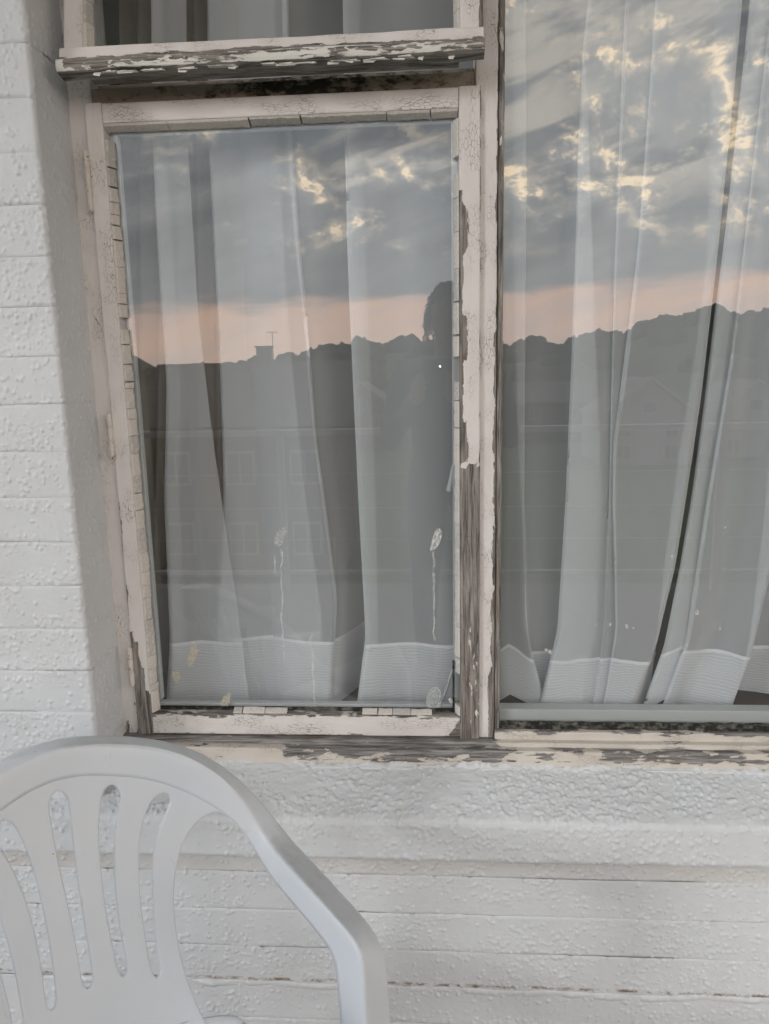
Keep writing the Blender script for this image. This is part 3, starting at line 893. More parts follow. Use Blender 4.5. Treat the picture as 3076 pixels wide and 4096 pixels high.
def curtain(name, label, lines, seed, mats=('sheer', 'hem'), hem_h=.096, nv=110, group=None, ripple=.003, seam=True, nu_per=.010):
    """cloth lofted across a row of fold lines; where it doubles back on itself the layers overlap"""
    r = np.random.default_rng(seed)
    zb = [Z_HEM + ln.get('lift', 0.) for ln in lines]
    P = [interp_line(ln['p'], ln['y'], nv, z) for ln, z in zip(lines, zb)]
    rows = []; U = [0.]
    for a, b_ in zip(P[:-1], P[1:]):
        wd = max(np.linalg.norm(a - b_, axis=1).max(), .004); n = max(4, int(wd / nu_per))
        for i in range(n + 1):
            if rows and i == 0: continue
            t = i / n
            ty = .5 - .5 * math.cos(math.pi * t)                        # rounded fold in plan
            q = a * (1 - t) + b_ * t; q[:, 1] = a[:, 1] * (1 - ty) + b_[:, 1] * ty
            rows.append(q); U.append(U[-1] + wd / n)
    Q = np.stack(rows, 1)                                               # nv x nu x 3
    nu = Q.shape[1]; U = np.array(U[:nu])
    zz = Q[:, :, 2]; h = zz - zz[-1][None, :]
    flow = vnoise(nv, nu, 5, max(4, nu // 5), r)
    Q[:, :, 1] += ripple * flow * np.clip(h / .25, .25, 1)
    sag = vnoise(1, nu, 1, max(3, nu // 9), r)[0]
    Q[:, :, 2] += (.0025 * sag)[None, :] * np.exp(-h / .05)
    GC = np.stack([np.broadcast_to(U[None, :], h.shape), h, np.zeros_like(h)], -1)
    root = empty(name, (float(Q[-1, 0, 0]), float(Q[-1, 0, 1]), Z_HEM)); tag(root, label, 'curtain', group)
    inv = Matrix.Translation(-Vector(root.location))
    # rows nearest the seam split cloth from hem
    k = int(np.argmin(np.abs(h.mean(1) - hem_h)))
    def piece(nm, i0, i1, mat, off=0.):
        q = Q[i0:i1].copy(); q[:, :, 1] -= off
        me = mesh_np(nm, q.reshape(-1, 3), grid_faces(i1 - i0, nu), True); vattr(me, 'gc', GC[i0:i1].reshape(-1, 3))
        o = link(nm, me, M[mat], root); o.matrix_parent_inverse = inv
    if seam:
        piece('cloth', 0, k + 1, mats[0]); piece('hem', k, nv, mats[1])
        # stitched tape over the join
        mid = Q[k].copy(); wt = .0032; V = []
        zg = (.0012 * vnoise(1, nu, 1, max(4, nu // 3), r))[0]
        for j, pnt in enumerate(mid):
            for dz in (-1, 1): V.append((pnt[0], pnt[1] - .0022, pnt[2] + dz * wt + zg[j]))
        me = mesh_np('seam_stitching', V, grid_faces(nu, 2), True); vattr(me, 'gc', [(U[j // 2], V[j][2], 0) for j in range(len(V))])
        o = link('seam_stitching', me, M['seam'], root); o.matrix_parent_inverse = inv
    else:
        piece('cloth', 0, nv, mats[0])
    return root


def ln(y, *p, lift=0.): return dict(y=y, p=p, lift=lift)


GRP = 'sheer voile curtains behind the panes'
curtain('sheer_curtain', 'white sheer curtain panel with straight hem at the left of the small pane', [
    ln(.235, (640, -250), (655, 540), (690, 1000), (720, 1540), (715, 2000), (735, 2560), (720, 0)),
    ln(.190, (600, -250), (608, 540), (629, 1000), (665, 1540), (653, 2000), (680, 2560), (664, 0)),
    ln(.200, (660, -250), (675, 540), (700, 1000), (735, 1540), (750, 2000), (780, 2560), (780, 0)),
    ln(.196, (742, -250), (747, 540), (777, 1000), (798, 1300), (850, 1720), (890, 2000), (960, 2500), (1000, 0))], 1, group=GRP, hem_h=.136)
curtain('sheer_curtain', 'white sheer curtain panel with a long slanting fold in the middle of the small pane', [
    ln(.236, (1090, -250), (1110, 540), (1150, 1300), (1225, 2000), (1290, 2500), (1260, 0), lift=.006),
    ln(.212, (822, -250), (831, 540), (855, 1000), (873, 1300), (888, 1720), (893, 2000), (870, 2400), (850, 0)),
    ln(.224, (900, -250), (915, 540), (960, 1300), (1010, 2000), (1050, 2500), (1080, 0)),
    ln(.206, (1040, -250), (1050, 540), (1100, 1300), (1160, 2000), (1200, 2500), (1200, 0)),
    ln(.200, (1150, -250), (1166, 518), (1202, 1000), (1226, 1240), (1268, 1783), (1296, 1963), (1350, 2400), (1322, 0)),
    ln(.212, (1118, -250), (1138, 518), (1181, 1000), (1211, 1240), (1258, 1783), (1284, 1963), (1338, 2400), (1330, 0)),
    ln(.320, (1400, -250), (1410, 518), (1440, 1300), (1465, 2000), (1490, 2400), (1480, 0))], 2, group=GRP, hem_h=.136)
curtain('sheer_curtain', 'white sheer curtain panel with a doubled left edge beside the bare wooden stile', [
    ln(.216, (1435, -250), (1442, 518), (1460, 1000), (1503, 2000), (1512, 2542), (1500, 0)),
    ln(.190, (1370, -250), (1376, 518), (1388, 1000), (1433, 2000), (1462, 2542), (1424, 0)),
    ln(.200, (1560, -250), (1570, 518), (1600, 1300), (1610, 2000), (1625, 2542), (1600, 0)),
    ln(.194, (1700, -250), (1705, 1000), (1730, 2000), (1750, 2542), (1740, 0)),
    ln(.200, (1900, -250), (1900, 1000), (1900, 2000), (1905, 2542), (1905, 0))], 3, group=GRP, hem_h=.126)
curtain('sheer_curtain', 'white sheer curtain with several folds filling the left of the large pane', [
    ln(.205, (1960, -250), (1960, 1000), (1960, 2000), (1960, 2500), (1965, 0)),
    ln(.196, (2030, -250), (2030, 1000), (2030, 2000), (2030, 2500), (2040, 0), lift=.030),
    ln(.188, (2104, -250), (2104, 1000), (2097, 2000), (2100, 2500), (2190, 0)),
    ln(.212, (2052, -250), (2050, 1000), (2072, 1800), (2095, 2200), (2110, 2500), (2120, 0), lift=.012),
    ln(.226, (2230, -250), (2220, 1000), (2215, 2000), (2225, 2500), (2250, 0)),
    ln(.214, (2390, -250), (2369, 0), (2337, 195), (2350, 450), (2369, 1000), (2385, 1453), (2411, 2000), (2389, 2518), (2330, 0)),
    ln(.184, (2370, -250), (2353, 0), (2330, 195), (2311, 650), (2301, 1000), (2285, 1453), (2262, 2000), (2230, 2518), (2149, 0)),
    ln(.192, (2440, -250), (2425, 500), (2400, 1000), (2390, 1453), (2380, 2000), (2360, 2518), (2300, 0)),
    ln(.204, (2521, -250), (2515, 0), (2492, 450), (2470, 1000), (2458, 1450), (2440, 2000), (2420, 2518), (2380, 0)),
    ln(.196, (2508, -250), (2502, 0), (2480, 450), (2461, 1000), (2449, 1450), (2436, 2000), (2418, 2518), (2370, 0)),
    ln(.204, (2645, -250), (2635, 0), (2609, 390), (2564, 1000), (2505, 1518), (2465, 1778), (2460, 2000), (2470, 2518), (2420, 0)),
    ln(.196, (2632, -250), (2622, 0), (2596, 390), (2551, 1000), (2486, 1518), (2452, 1778), (2450, 2000), (2462, 2518), (2410, 0)),
    ln(.188, (2990, -250), (2975, 0), (2872, 1000), (2842, 1259), (2804, 1583), (2745, 1972), (2700, 2259), (2622, 2583), (2500, 0)),
    ln(.222, (2870, -250), (2855, 0), (2832, 1000), (2777, 1453), (2732, 1745), (2700, 1972), (2650, 2324), (2625, 2583), (2590, 0), lift=.004)], 4, group=GRP, hem_h=.104)
curtain('sheer_curtain', 'white sheer curtain right of the dark gap, sweeping leftwards to its hem', [
    ln(.232, (3090, -250), (3069, 0), (2956, 1000), (2880, 1583), (2804, 2000), (2742, 2560), (2700, 0), lift=.035),
    ln(.196, (3020, -250), (2998, 0), (2891, 1000), (2858, 1259), (2820, 1583), (2768, 1972), (2719, 2259), (2655, 2583), (2564, 0)),
    ln(.206, (3130, -250), (3100, 0), (2985, 1000), (2930, 1453), (2842, 2000), (2762, 2560), (2670, 0), lift=.022),
    ln(.199, (3118, -250), (3088, 0), (2975, 1000), (2918, 1453), (2826, 2000), (2742, 2560), (2650, 0), lift=.010),
    ln(.226, (3200, -250), (3180, 0), (3080, 1000), (2960, 2000), (2870, 2560), (2740, 0)),
    ln(.190, (3360, -250), (3340, 0), (3230, 1000), (3150, 2000), (3010, 2600), (2915, 0)),
    ln(.225, (3230, -250), (3210, 0), (3130, 1000), (3060, 2000), (2990, 2600), (2930, 0), lift=.006)], 5, group=GRP, hem_h=.104)
curtain('sheer_curtain', 'shadowed sheer curtain at the right edge behind the sweeping panel', [
    ln(.262, (3300, -250), (3250, 1000), (3150, 2000), (3010, 2580), (2950, 0), lift=.012),
    ln(.250, (3480, -250), (3440, 1000), (3330, 2000), (3240, 2580), (3200, 0)),
    ln(.275, (3650, -250), (3600, 1000), (3560, 2000), (3520, 2580), (3500, 0)),
    ln(.245, (3900, -250), (3870, 1000), (3840, 2000), (3820, 2580), (3800, 0)),
    ln(.270, (4150, -250), (4150, 1000), (4150, 2000), (4150, 2580), (4150, 0))], 6, group=GRP)
# heavier lined drape drawn back at the left of the room
dl = []
for k in range(15):
    x = 470 + k * 38 + (22 if k % 2 else 0)
    dl.append(ln(.345 + (.035 if k % 2 else 0.) + .006 * (k % 3), (x, -250), (x + 14, 540), (x + 20, 1300), (x - 10 + 3 * k, 2000), (x - 30 + 4 * k, 2560), (x - 30 + 4 * k, 0)))
curtain('drape', 'heavy beige drape gathered behind the sheers of the small pane', dl, 12, mats=('drape', 'drape'), seam=False, nu_per=.008)
cord_pts = [at(1822, 2655, .152), at(1808, 2685, .152), at(1795, 2730, .153), at(1780, 2775, .154), at(1768, 2805, .156)]
cord = sweep('blind_cord', cord_pts, .0026, M['innerwhite'], None); tag(cord, 'short white cord curling at the bottom right corner of the small pane', 'cord')

# room behind
for nm, bx_ in (('room_floor', (-2.2, 3.0, .31, 3.8, .12, .18)), ('room_ceiling', (-2.2, 3.0, .31, 3.8, 2.62, 2.70)), ('room_back_wall', (-2.2, 3.0, 3.8, 3.9, .12, 2.7)),
                ('room_left_wall', (-2.3, -2.2, .31, 3.8, .12, 2.7)), ('room_right_wall', (3.0, 3.1, .31, 3.8, .12, 2.7))):
    tag(box(nm, bx_, M['roomfloor'] if 'floor' in nm else M['room']), kind='structure')

# ------------------------------------------------------------------ the plastic chair
PSI, RHO, KC, UB = RAD(40), RAD(15), .9, -.045
CU = np.array([math.cos(PSI), math.sin(PSI), 0]); CF = np.array([math.sin(PSI), -math.cos(PSI), 0])
CP0 = CAM + ray(.602 * 815, 2900 + .602 * 1665) * 1.04
c7 = lambda x, y: (x * .9633, 2900 + y * .9633)


def c_world(u, f, z): return CP0 + CU * u + CF * f + np.array([0, 0, z])


def back_f(u, z): return -math.tan(RHO) * z + KC * (u - UB) ** 2


def backhit(px, py, sh=0.):
    d = ray(*c7(px, py)); C = CAM - CP0
    gf = lambda t: (C @ CF + d @ CF * t) - back_f(C @ CU + d @ CU * t, C[2] + d[2] * t) - sh
    ts = np.linspace(.5, 2., 400); gs = [gf(t) for t in ts]
    a, b_ = ts[0], ts[-1]
    for i in range(399):
        if gs[i] > 0 >= gs[i + 1]: a, b_ = ts[i], ts[i + 1]; break
    for _ in range(40):
        m_ = (a + b_) / 2
        if gf(m_) > 0: a = m_
        else: b_ = m_
    q = C + d * a; return np.array([q @ CU, q @ CF, q[2]])


def uhit(px, py, u):
    d = ray(*c7(px, py)); C = CAM - CP0; t = (u - C @ CU) / (d @ CU); q = C + d * t
    return np.array([q @ CU, q @ CF, q[2]])


def smooth_loop(P, it=2, closed=True):
    P = [np.array(p_, float) for p_ in P]
    for _ in range(it):
        out = []; m_ = len(P)
        rngi = range(m_) if closed else range(m_ - 1)
        if not closed: out.append(P[0])
        for i in rngi:
            a, b_ = P[i], P[(i + 1) % m_]; out += [a * .75 + b_ * .25, a * .25 + b_ * .75]
        if not closed: out.append(P[-1])
        P = out
    return P


def resample(P, step, closed=True):
    P = np.array(P); Q = np.vstack([P, P[:1]]) if closed else P
    s = np.concatenate([[0], np.cumsum(np.linalg.norm(np.diff(Q, axis=0), axis=1))]); n = max(6, int(s[-1] / step))
    t = np.linspace(0, s[-1], n, endpoint=not closed)
    return np.stack([np.interp(t, s, Q[:, k]) for k in range(Q.shape[1])], -1)


uz = lambda p_: backhit(*p_)[[0, 2]]
mir = lambda P: [np.array((2 * UB - q[0], *q[1:])) for q in P]
ridge_px = [(240, 92), (330, 82), (430, 75), (540, 78), (640, 88), (730, 110), (800, 135), (900, 195), (960, 250), (1000, 300), (1040, 358), (1062, 402)]
hole_px = [(1022, 457), (990, 415), (945, 375), (900, 360), (862, 370), (820, 400), (785, 440), (757, 495), (740, 555), (727, 630), (721, 710), (724, 790), (735, 870), (750, 960),
           (775, 1048), (800, 1120), (830, 1190)]
right = [uz(p_) for p_ in ridge_px] + [uz(p_) for p_ in hole_px]
right = [np.array(q) for q in right]
right[0][0] = UB
tail = [np.array((right[-1][0] + .012, right[-1][1] - .035)), np.array((right[-1][0] + .02, right[-1][1] - .06))]
outline = right + tail + [q for q in mir(right + tail)][::-1][:-1]
outer = resample(smooth_loop(outline, 2), .0035)
slotsR = {
    'D': ([(640, 300), (610, 350), (590, 420), (578, 500), (575, 560), (578, 640), (585, 740), (600, 860), (620, 980), (632, 1030)], (652, 1052),
          [(668, 1020), (655, 960), (642, 860), (633, 740), (630, 640), (630, 580), (640, 500), (660, 420), (690, 355), (710, 308)], (684, 274)),
    'C': ([(424, 275), (412, 380), (410, 480), (418, 580), (430, 700), (450, 830), (470, 930), (488, 1020)], (512, 1048),
          [(531, 1015), (515, 940), (495, 840), (480, 720), (473, 620), (472, 520), (478, 430), (495, 340), (501, 280)], (465, 240)),
    'B': ([(199, 310), (215, 420), (240, 560), (270, 690), (295, 800), (315, 910), (330, 1000), (342, 1075)], (366, 1100),
          [(386, 1060), (372, 970), (355, 860), (335, 740), (315, 600), (300, 470), (290, 370), (281, 300)], (240, 266))}
holes = []
for k_, (lf, bt, rt, tp) in slotsR.items():
    lp = [uz(p_) for p_ in lf + [bt] + rt + [tp]]
    lp = resample(smooth_loop(lp, 2), .0035); holes.append(lp)
    if k_ != 'B': holes.append(np.array([(2 * UB - q[0], q[1]) for q in lp])[::-1])


def inside(P, loop):
    x, y = P[:, 0], P[:, 1]; c = np.zeros(len(P), bool); n = len(loop)
    for i in range(n):
        x0, y0 = loop[i]; x1, y1 = loop[(i + 1) % n]
        if y0 == y1: continue
        hit_ = ((y0 > y) != (y1 > y)) & (x < (x1 - x0) * (y - y0) / (y1 - y0) + x0); c ^= hit_
    return c


loops = [outer] + holes
SEG0 = np.vstack(loops); SEG1 = np.vstack([np.roll(L_, -1, 0) for L_ in loops])


def sdist(P):
    best = np.full(len(P), 9.)
    for a, b_ in zip(SEG0, SEG1):
        ab = b_ - a; t = np.clip(((P - a) @ ab) / max(ab @ ab, 1e-12), 0, 1)
        best = np.minimum(best, np.linalg.norm(P - a - t[:, None] * ab, axis=1))
    return best


def in_plate(P):
    c = inside(P, outer)
    for h_ in holes: c &= ~inside(P, h_)
    return c


gx, gy = np.meshgrid(np.arange(outer[:, 0].min(), outer[:, 0].max(), .006), np.arange(outer[:, 1].min(), outer[:, 1].max(), .006))
gp = np.stack([gx.ravel() + ((np.arange(gx.shape[0]) % 2) * .003)[:, None].repeat(gx.shape[1], 1).ravel(), gy.ravel()], -1)
gd = sdist(gp); gp = gp[in_plate(gp) & (gd > .0052)]
rings = []
for L_ in loops:
    T = np.roll(L_, -1, 0) - np.roll(L_, 1, 0); T /= np.linalg.norm(T, axis=1)[:, None] + 1e-9; Nn = np.stack([-T[:, 1], T[:, 0]], -1)
    for off in (.0007, .0019, .0036):
        for s_ in (1, -1):
            q = L_ + Nn * off * s_; dq = sdist(q); ok = in_plate(q) & (dq > off * .9); rings.append(q[ok])
pts2 = np.vstack([np.vstack(loops)] + rings + [gp])
eds = []; base = 0
for L_ in loops:
    n = len(L_); eds += [(base + i, base + (i + 1) % n) for i in range(n)]; base += n
vo, _, fo, *_ = delaunay_2d_cdt([Vector((float(a), float(b_))) for a, b_ in pts2], eds, [], 0, 1e-6)
VO = np.array([(v.x, v.y) for v in vo]); FO = np.array([f for f in fo if len(f) == 3])
cen = VO[FO].mean(1); FO = FO[in_plate(cen)]
DD = sdist(VO); DD[DD < 2e-5] = 0
TH = .0028
hh = TH * np.sqrt(np.clip(1 - (1 - np.clip(DD / .0034, 0, 1)) ** 2, 0, 1))


def plate_pt(u, z, n): return c_world(u, back_f(u, z) + n, z)


V = np.array([plate_pt(a, b_, n) for (a, b_), n in zip(VO, hh)] + [plate_pt(a, b_, -n) for (a, b_), n in zip(VO, hh)])
nV = len(VO); F2 = FO[:, ::-1] + nV
me = mesh_np('back_panel', V, np.vstack([FO, F2]), True)
bm = bmesh.new(); bm.from_mesh(me); bmesh.ops.remove_doubles(bm, verts=bm.verts, dist=1e-5); bmesh.ops.recalc_face_normals(bm, faces=bm.faces); bm.to_mesh(me); bm.free()
me.polygons.foreach_set('use_smooth', np.full(len(me.polygons), True))

chair_o = c_world(UB, .1, 0); chair_o[2] = 0.
chair = empty('plastic_chair', tuple(chair_o)); chair_inv = Matrix.Translation(-Vector(chair_o))
tag(chair, 'white moulded plastic garden armchair with slotted back standing against the wall', 'chair')


def cpart(name, me):
    o = link(name, me, M['plastic'], chair); o.matrix_parent_inverse = chair_inv; return o


cpart('back_panel', me)
UA = backhit(1060, 400)[0]
st = []       # stations: inner edge, ridge, outer edge (chair coordinates u, f, z)
for inn, rid, out_ in (((240, 225), (240, 92), (240, 62)), ((340, 208), (335, 81), (330, 50)), ((450, 203), (430, 75), (430, 44)), ((560, 210), (540, 78), (540, 46)),
                       ((650, 228), (640, 88), (640, 55)), ((740, 258), (730, 110), (735, 77)), ((820, 296), (800, 135), (805, 99)), ((890, 340), (880, 182), (885, 138)),
                       ((945, 375), (960, 250), (965, 195)), ((972, 397), (1003, 303), (1035, 262)), ((997, 422), (1035, 352), (1085, 318)), ((1022, 457), (1062, 402), (1130, 370))):
    i_, r_ = backhit(*inn), backhit(*rid); i_[1] += .0030; r_[1] += .0036
    o_ = backhit(*out_, -.026)
    st.append((i_, r_, o_))
arm_px = [((1050, 510), (1105, 483), (1188, 448)), ((1090, 590), (1150, 540), (1230, 497)), ((1150, 670), (1210, 600), (1280, 545)), ((1230, 760), (1290, 685), (1350, 617)),
          ((1290, 828), (1350, 752), (1410, 688)), ((1335, 884), (1410, 820), (1470, 752)), ((1362, 922), (1455, 868), (1520, 802)), ((1378, 952), (1487, 910), (1560, 860)),
          ((1390, 990), (1505, 962), (1592, 925)), ((1398, 1035), (1510, 1020), (1610, 990)), ((1403, 1100), (1511, 1090), (1617, 1080)), ((1408, 1242), (1511, 1242), (1619, 1242))]
for k_, (inn, rid, out_) in enumerate(arm_px):
    w = min(1., (k_ + 1) / 3)
    i_, r_, o_ = uhit(*inn, UA), uhit(*rid, UA), uhit(*out_, UA + .05)
    if w < 1:
        ib, rb, ob = backhit(*inn), backhit(*rid), backhit(*out_, -.026)
        i_ = uhit(*inn, UA * w + min(ib[0], UA + .01) * (1 - w)); r_ = uhit(*rid, UA * w + min(rb[0], UA + .02) * (1 - w))
        o_ = uhit(*out_, (UA + .05) * w + (UA + .035) * (1 - w))
    st.append((i_, r_, o_))
zf = -CP0[2]                                   # floor in chair coordinates
for t in (.25, .6, 1.):
    z0_ = st[22][0][2]
    def down(p_, sp_f, sp_u):
        q = np.array(p_); q[1] += sp_f * t; q[2] = q[2] * (1 - t) + zf * t; q[0] += sp_u * t; return q
    a, b_, c = st[23][0], st[23][1], st[23][2]
    w_ = 1 - .35 * t
    bb = down(b_, .02, .02); aa = bb + (down(a, .02, .02) - bb) * [1, w_, 1]; cc = bb + (down(c, .02, .02) - bb) * [w_, 1, 1]
    aa[2] = cc[2] = bb[2]; st.append((aa, bb, cc))


SECT = []
for q, (i_, r_, o_) in enumerate(st):
    lipv = np.array([0., -.012, -.004]) if q < 12 else (np.array([0, 0, -.014]) if q < 19 else np.array([0, -.014, 0]))
    e0 = r_ + (i_ - r_) * .22; e1 = r_ + (o_ - r_) * .26
    SECT.append([i_, i_ * .5 + r_ * .5, e0, r_ * .62 + (e0 + e1) * .19, e1, r_ * .45 + o_ * .55, o_ + (r_ - o_) * .06, o_ + lipv * .35, o_ + lipv])
SECT = np.array(SECT)                                   # stations x 9 x 3


def spline(A, n):
    """Catmull-Rom refinement along axis 0, n steps per span"""
    m_ = len(A); out = []
    for i in range(m_ - 1):
        p0, p1, p2, p3 = A[max(i - 1, 0)], A[i], A[i + 1], A[min(i + 2, m_ - 1)]
        for t in np.arange(n) / n:
            out.append(.5 * (2 * p1 + (p2 - p0) * t + (2 * p0 - 5 * p1 + 4 * p2 - p3) * t * t + (3 * p1 - p0 - 3 * p2 + p3) * t ** 3))
    return np.array(out + [A[-1]])


NS = 6
for _ in range(2): SECT[2:-3] = .22 * SECT[1:-4] + .56 * SECT[2:-3] + .22 * SECT[3:-2]
D1 = spline(SECT, NS)                                   # dense along
D1 = np.swapaxes(spline(np.swapaxes(D1, 0, 1), 3), 0, 1)
full = np.concatenate([np.concatenate([2 * UB - D1[:0:-1, :, :1], D1[:0:-1, :, 1:]], -1), D1], 0)
full[len(D1) - 1, :, 0] = UB
full = np.array([[c_world(*q) for q in row] for row in full])
du_ = np.gradient(full, axis=0); dv_ = np.gradient(full, axis=1)
nrm_ = np.cross(du_, dv_); nrm_ /= np.linalg.norm(nrm_, axis=2)[:, :, None] + 1e-12
camdir = CAM - full; sgn_ = np.sign((nrm_ * camdir).sum(2).mean()); nrm_ *= sgn_
TB = .0040
kx = full.shape[1]


def band(i0, i1, name):
    q = full[i0:i1]; nn = nrm_[i0:i1]; n0 = len(q)
    A = q.reshape(-1, 3); B = (q - nn * TB).reshape(-1, 3); off = n0 * kx
    F = [tuple(int(x) for x in f) for f in grid_faces(n0, kx)] + [tuple(int(x) + off for x in f) for f in grid_faces(n0, kx, True)]
    for j in (0, kx - 1):
        F += [(i * kx + j, (i + 1) * kx + j, (i + 1) * kx + j + off, i * kx + j + off) for i in range(n0 - 1)]
    me = mesh_py(name, np.vstack([A, B]), F, True)
    return cpart(name, me)


mid_ = len(D1) - 1; T1 = 11 * NS; T2 = 22 * NS
band(mid_ - T1, mid_ + T1 + 1, 'top_rail')
band(mid_ + T1, mid_ + T2 + 1, 'arm'); band(mid_ - T2, mid_ - T1 + 1, 'arm')
band(mid_ + T2, len(full), 'leg'); band(0, mid_ - T2 + 1, 'leg')
# seat with raised side rims, and the back legs
def seat():
    nu_, nf_ = 41, 40; V = []
    for j in range(nf_):
        f_ = -.005 + .47 * j / (nf_ - 1)
        for i in range(nu_):
            a = -1 + 2 * i / (nu_ - 1); w = .205 + .02 * min(1, j / 20); u = UB + a * w
            z = -.165 + .044 * abs(a) ** 3.2 * (1 + .9 * math.exp(-((f_ - .085) / .05) ** 2)) + .05 * math.exp(-f_ / .012) * (1 - abs(a) ** 4) - .012 * math.sin(math.pi * min(1, f_ / .4)) * (1 - a * a)
            z -= .05 * sm(f_, .41, .47) + (.06 * sm(abs(a), .93, 1.))
            V.append(c_world(u, f_ + back_f(u, -.1) * math.exp(-max(0, f_) / .05), z))
    me = mesh_np('seat', V, grid_faces(nf_, nu_), True); o = cpart('seat', me)
    s_ = o.modifiers.new('thick', 'SOLIDIFY'); s_.thickness = .004
seat()
for s_ in (-1, 1):
    V = []
    for t in np.linspace(0, 1, 9):
        z = -.085 * (1 - t) + zf * t; u = UB + s_ * (.13 + .075 * t); f_ = .035 - .13 * t; w = .055 - .022 * t
        for du, df in ((-w * .9, .0), (-w * .3, .004), (0., 0.), (.002, -w * .5), (.004, -w)):
            V.append(c_world(u + s_ * du, f_ + df, z))
    me = mesh_np('leg', V, grid_faces(9, 5, s_ < 0), True); o = cpart('leg', me)
    md = o.modifiers.new('thick', 'SOLIDIFY'); md.thickness = .004; md.offset = 0.

# ------------------------------------------------------------------ outside, seen only in the panes
tag(box('terrace', (-3.6, 4.2, -3.10, -.0005, -.28, 0.), M['slab']), kind='structure')
tag(box('terrace_wall', (-3.6, 4.2, -3.05, -.4, -8.2, -.281), M['wallfar']), 'plain white retaining wall under the terrace slab', 'wall')
M['rail'] = simple('grey_painted_steel', (.42, .43, .44), .45, .1, 30.)
rl = empty('terrace_railing', (0, -2.95, 0)); tag(rl, 'grey steel railing with thin horizontal wires along the terrace edge', 'railing')
rinv = Matrix.Translation(-Vector(rl.location))
for nm, bx_ in [('handrail', (-3.5, 4.1, -2.975, -2.925, .93, .965)), ('bottom_rail', (-3.5, 4.1, -2.962, -2.938, .10, .125))] + \
        [('post', (x - .02, x + .02, -2.97, -2.93, .0, .93)) for x in np.arange(-3.4, 4.2, 1.25)]:
    box(nm, bx_, M['rail'], rl, .004).matrix_parent_inverse = rinv
for z in (.31, .50, .70):
    box('wire', (-3.45, 4.05, -2.9525, -2.9475, z, z + .005), M['rail'], rl).matrix_parent_inverse = rinv

M['grass'] = simple('meadow', (.055, .075, .035), .95, .35, .06)
M['wood'] = simple('woodland', (.030, .042, .022), .95, .4, .35)
M['render'] = simple('house_render', (.22, .22, .21), .85, .2, .6)
M['roof'] = simple('slate_roof', (.085, .080, .085), .7, .2, 2.)
M['brick'] = simple('house_brick', (.10, .075, .065), .85, .2, 3.)
M['dark'] = simple('dark_glazing', (.05, .055, .06), .4, .1, 3.)
M['trim'] = simple('white_trim', (.36, .36, .35), .5, .05, 3.)
gs = 2600.; me = mesh_py('ground', [(-gs, -gs, -8.2), (gs, -gs, -8.2), (gs, gs, -8.2), (-gs, gs, -8.2)], [(0, 1, 2, 3)])
tag(link('ground', me, M['grass']), kind='structure')

AZ_T = [-75, -40, -30, -20, -12.4, -8.1, -3.7, -.6, 5.1, 8.8, 10.2, 12.2, 14.5, 16.8, 18.8, 21.3, 23.9, 35, 75]
EL_T = [.9, .6, .2, -.2, .35, 1.1, 1.6, 1.5, 1.2, 1.2, 1.65, 1.5, 2.15, 2.85, 2.95, 2.7, 2.2, 1.4, .9]
RCREST = 380.


def hill_z(azd, rr):
    top = EYE + RCREST * math.tan(RAD(float(np.interp(azd, AZ_T, EL_T)))) - 4.0
    t = sm(rr, 120., RCREST) if rr <= RCREST else 1 - .6 * sm(rr, RCREST, 620.)
    return -8.3 + (top + 8.3) * t


def pol(azd, rr, z): return (rr * math.sin(RAD(azd)), 1.43 - rr * math.cos(RAD(azd)), z)


azs = np.linspace(-75, 75, 151); rs = np.linspace(110, 620, 40)
V = [pol(a, r_, hill_z(a, r_)) for r_ in rs for a in azs]
tag(link('hill', mesh_np('hill', V, grid_faces(len(rs), len(azs), True), True), M['wood']), kind='structure')


def crowns(n):
    bm = bmesh.new(); bmesh.ops.create_icosphere(bm, subdivisions=3, radius=1.); B = np.array([v.co[:] for v in bm.verts]); Fq = np.array([[v.index for v in f.verts] for f in bm.faces]); bm.free()
    r = np.random.default_rng(21); VV = []; FF = []; base = 0
    for k in range(n):
        if k < n * .55: azd = r.uniform(-50, 50); rr = RCREST + r.normal(-4, 9)
        else: azd = r.uniform(-45, 45); rr = r.uniform(190, 375)
        w = r.uniform(2.6, 5.6); hgt = w * r.uniform(.75, 1.15)
        ph = r.uniform(0, 6.28, 6); q = B.copy()
        f = 1 + .13 * np.sin(q[:, 0] * 5 + ph[0]) * np.sin(q[:, 1] * 6 + ph[1]) + .10 * np.sin(q[:, 2] * 9 + ph[2]) * np.sin(q[:, 0] * 8 + ph[3]) + r.normal(0, .045, len(q))
        q = q * f[:, None] * [w, w, hgt] + np.array(pol(azd, rr, hill_z(azd, rr) + hgt * r.uniform(.15, .6)))
        VV.append(q); FF.append(Fq + base); base += len(q)
    return mesh_np('woodland', np.vstack(VV), np.vstack(FF), True)


tag(link('woodland', crowns(520), M['wood']), 'dark leafy woodland along the hill crest reflected in the panes', 'woodland', kind='stuff')


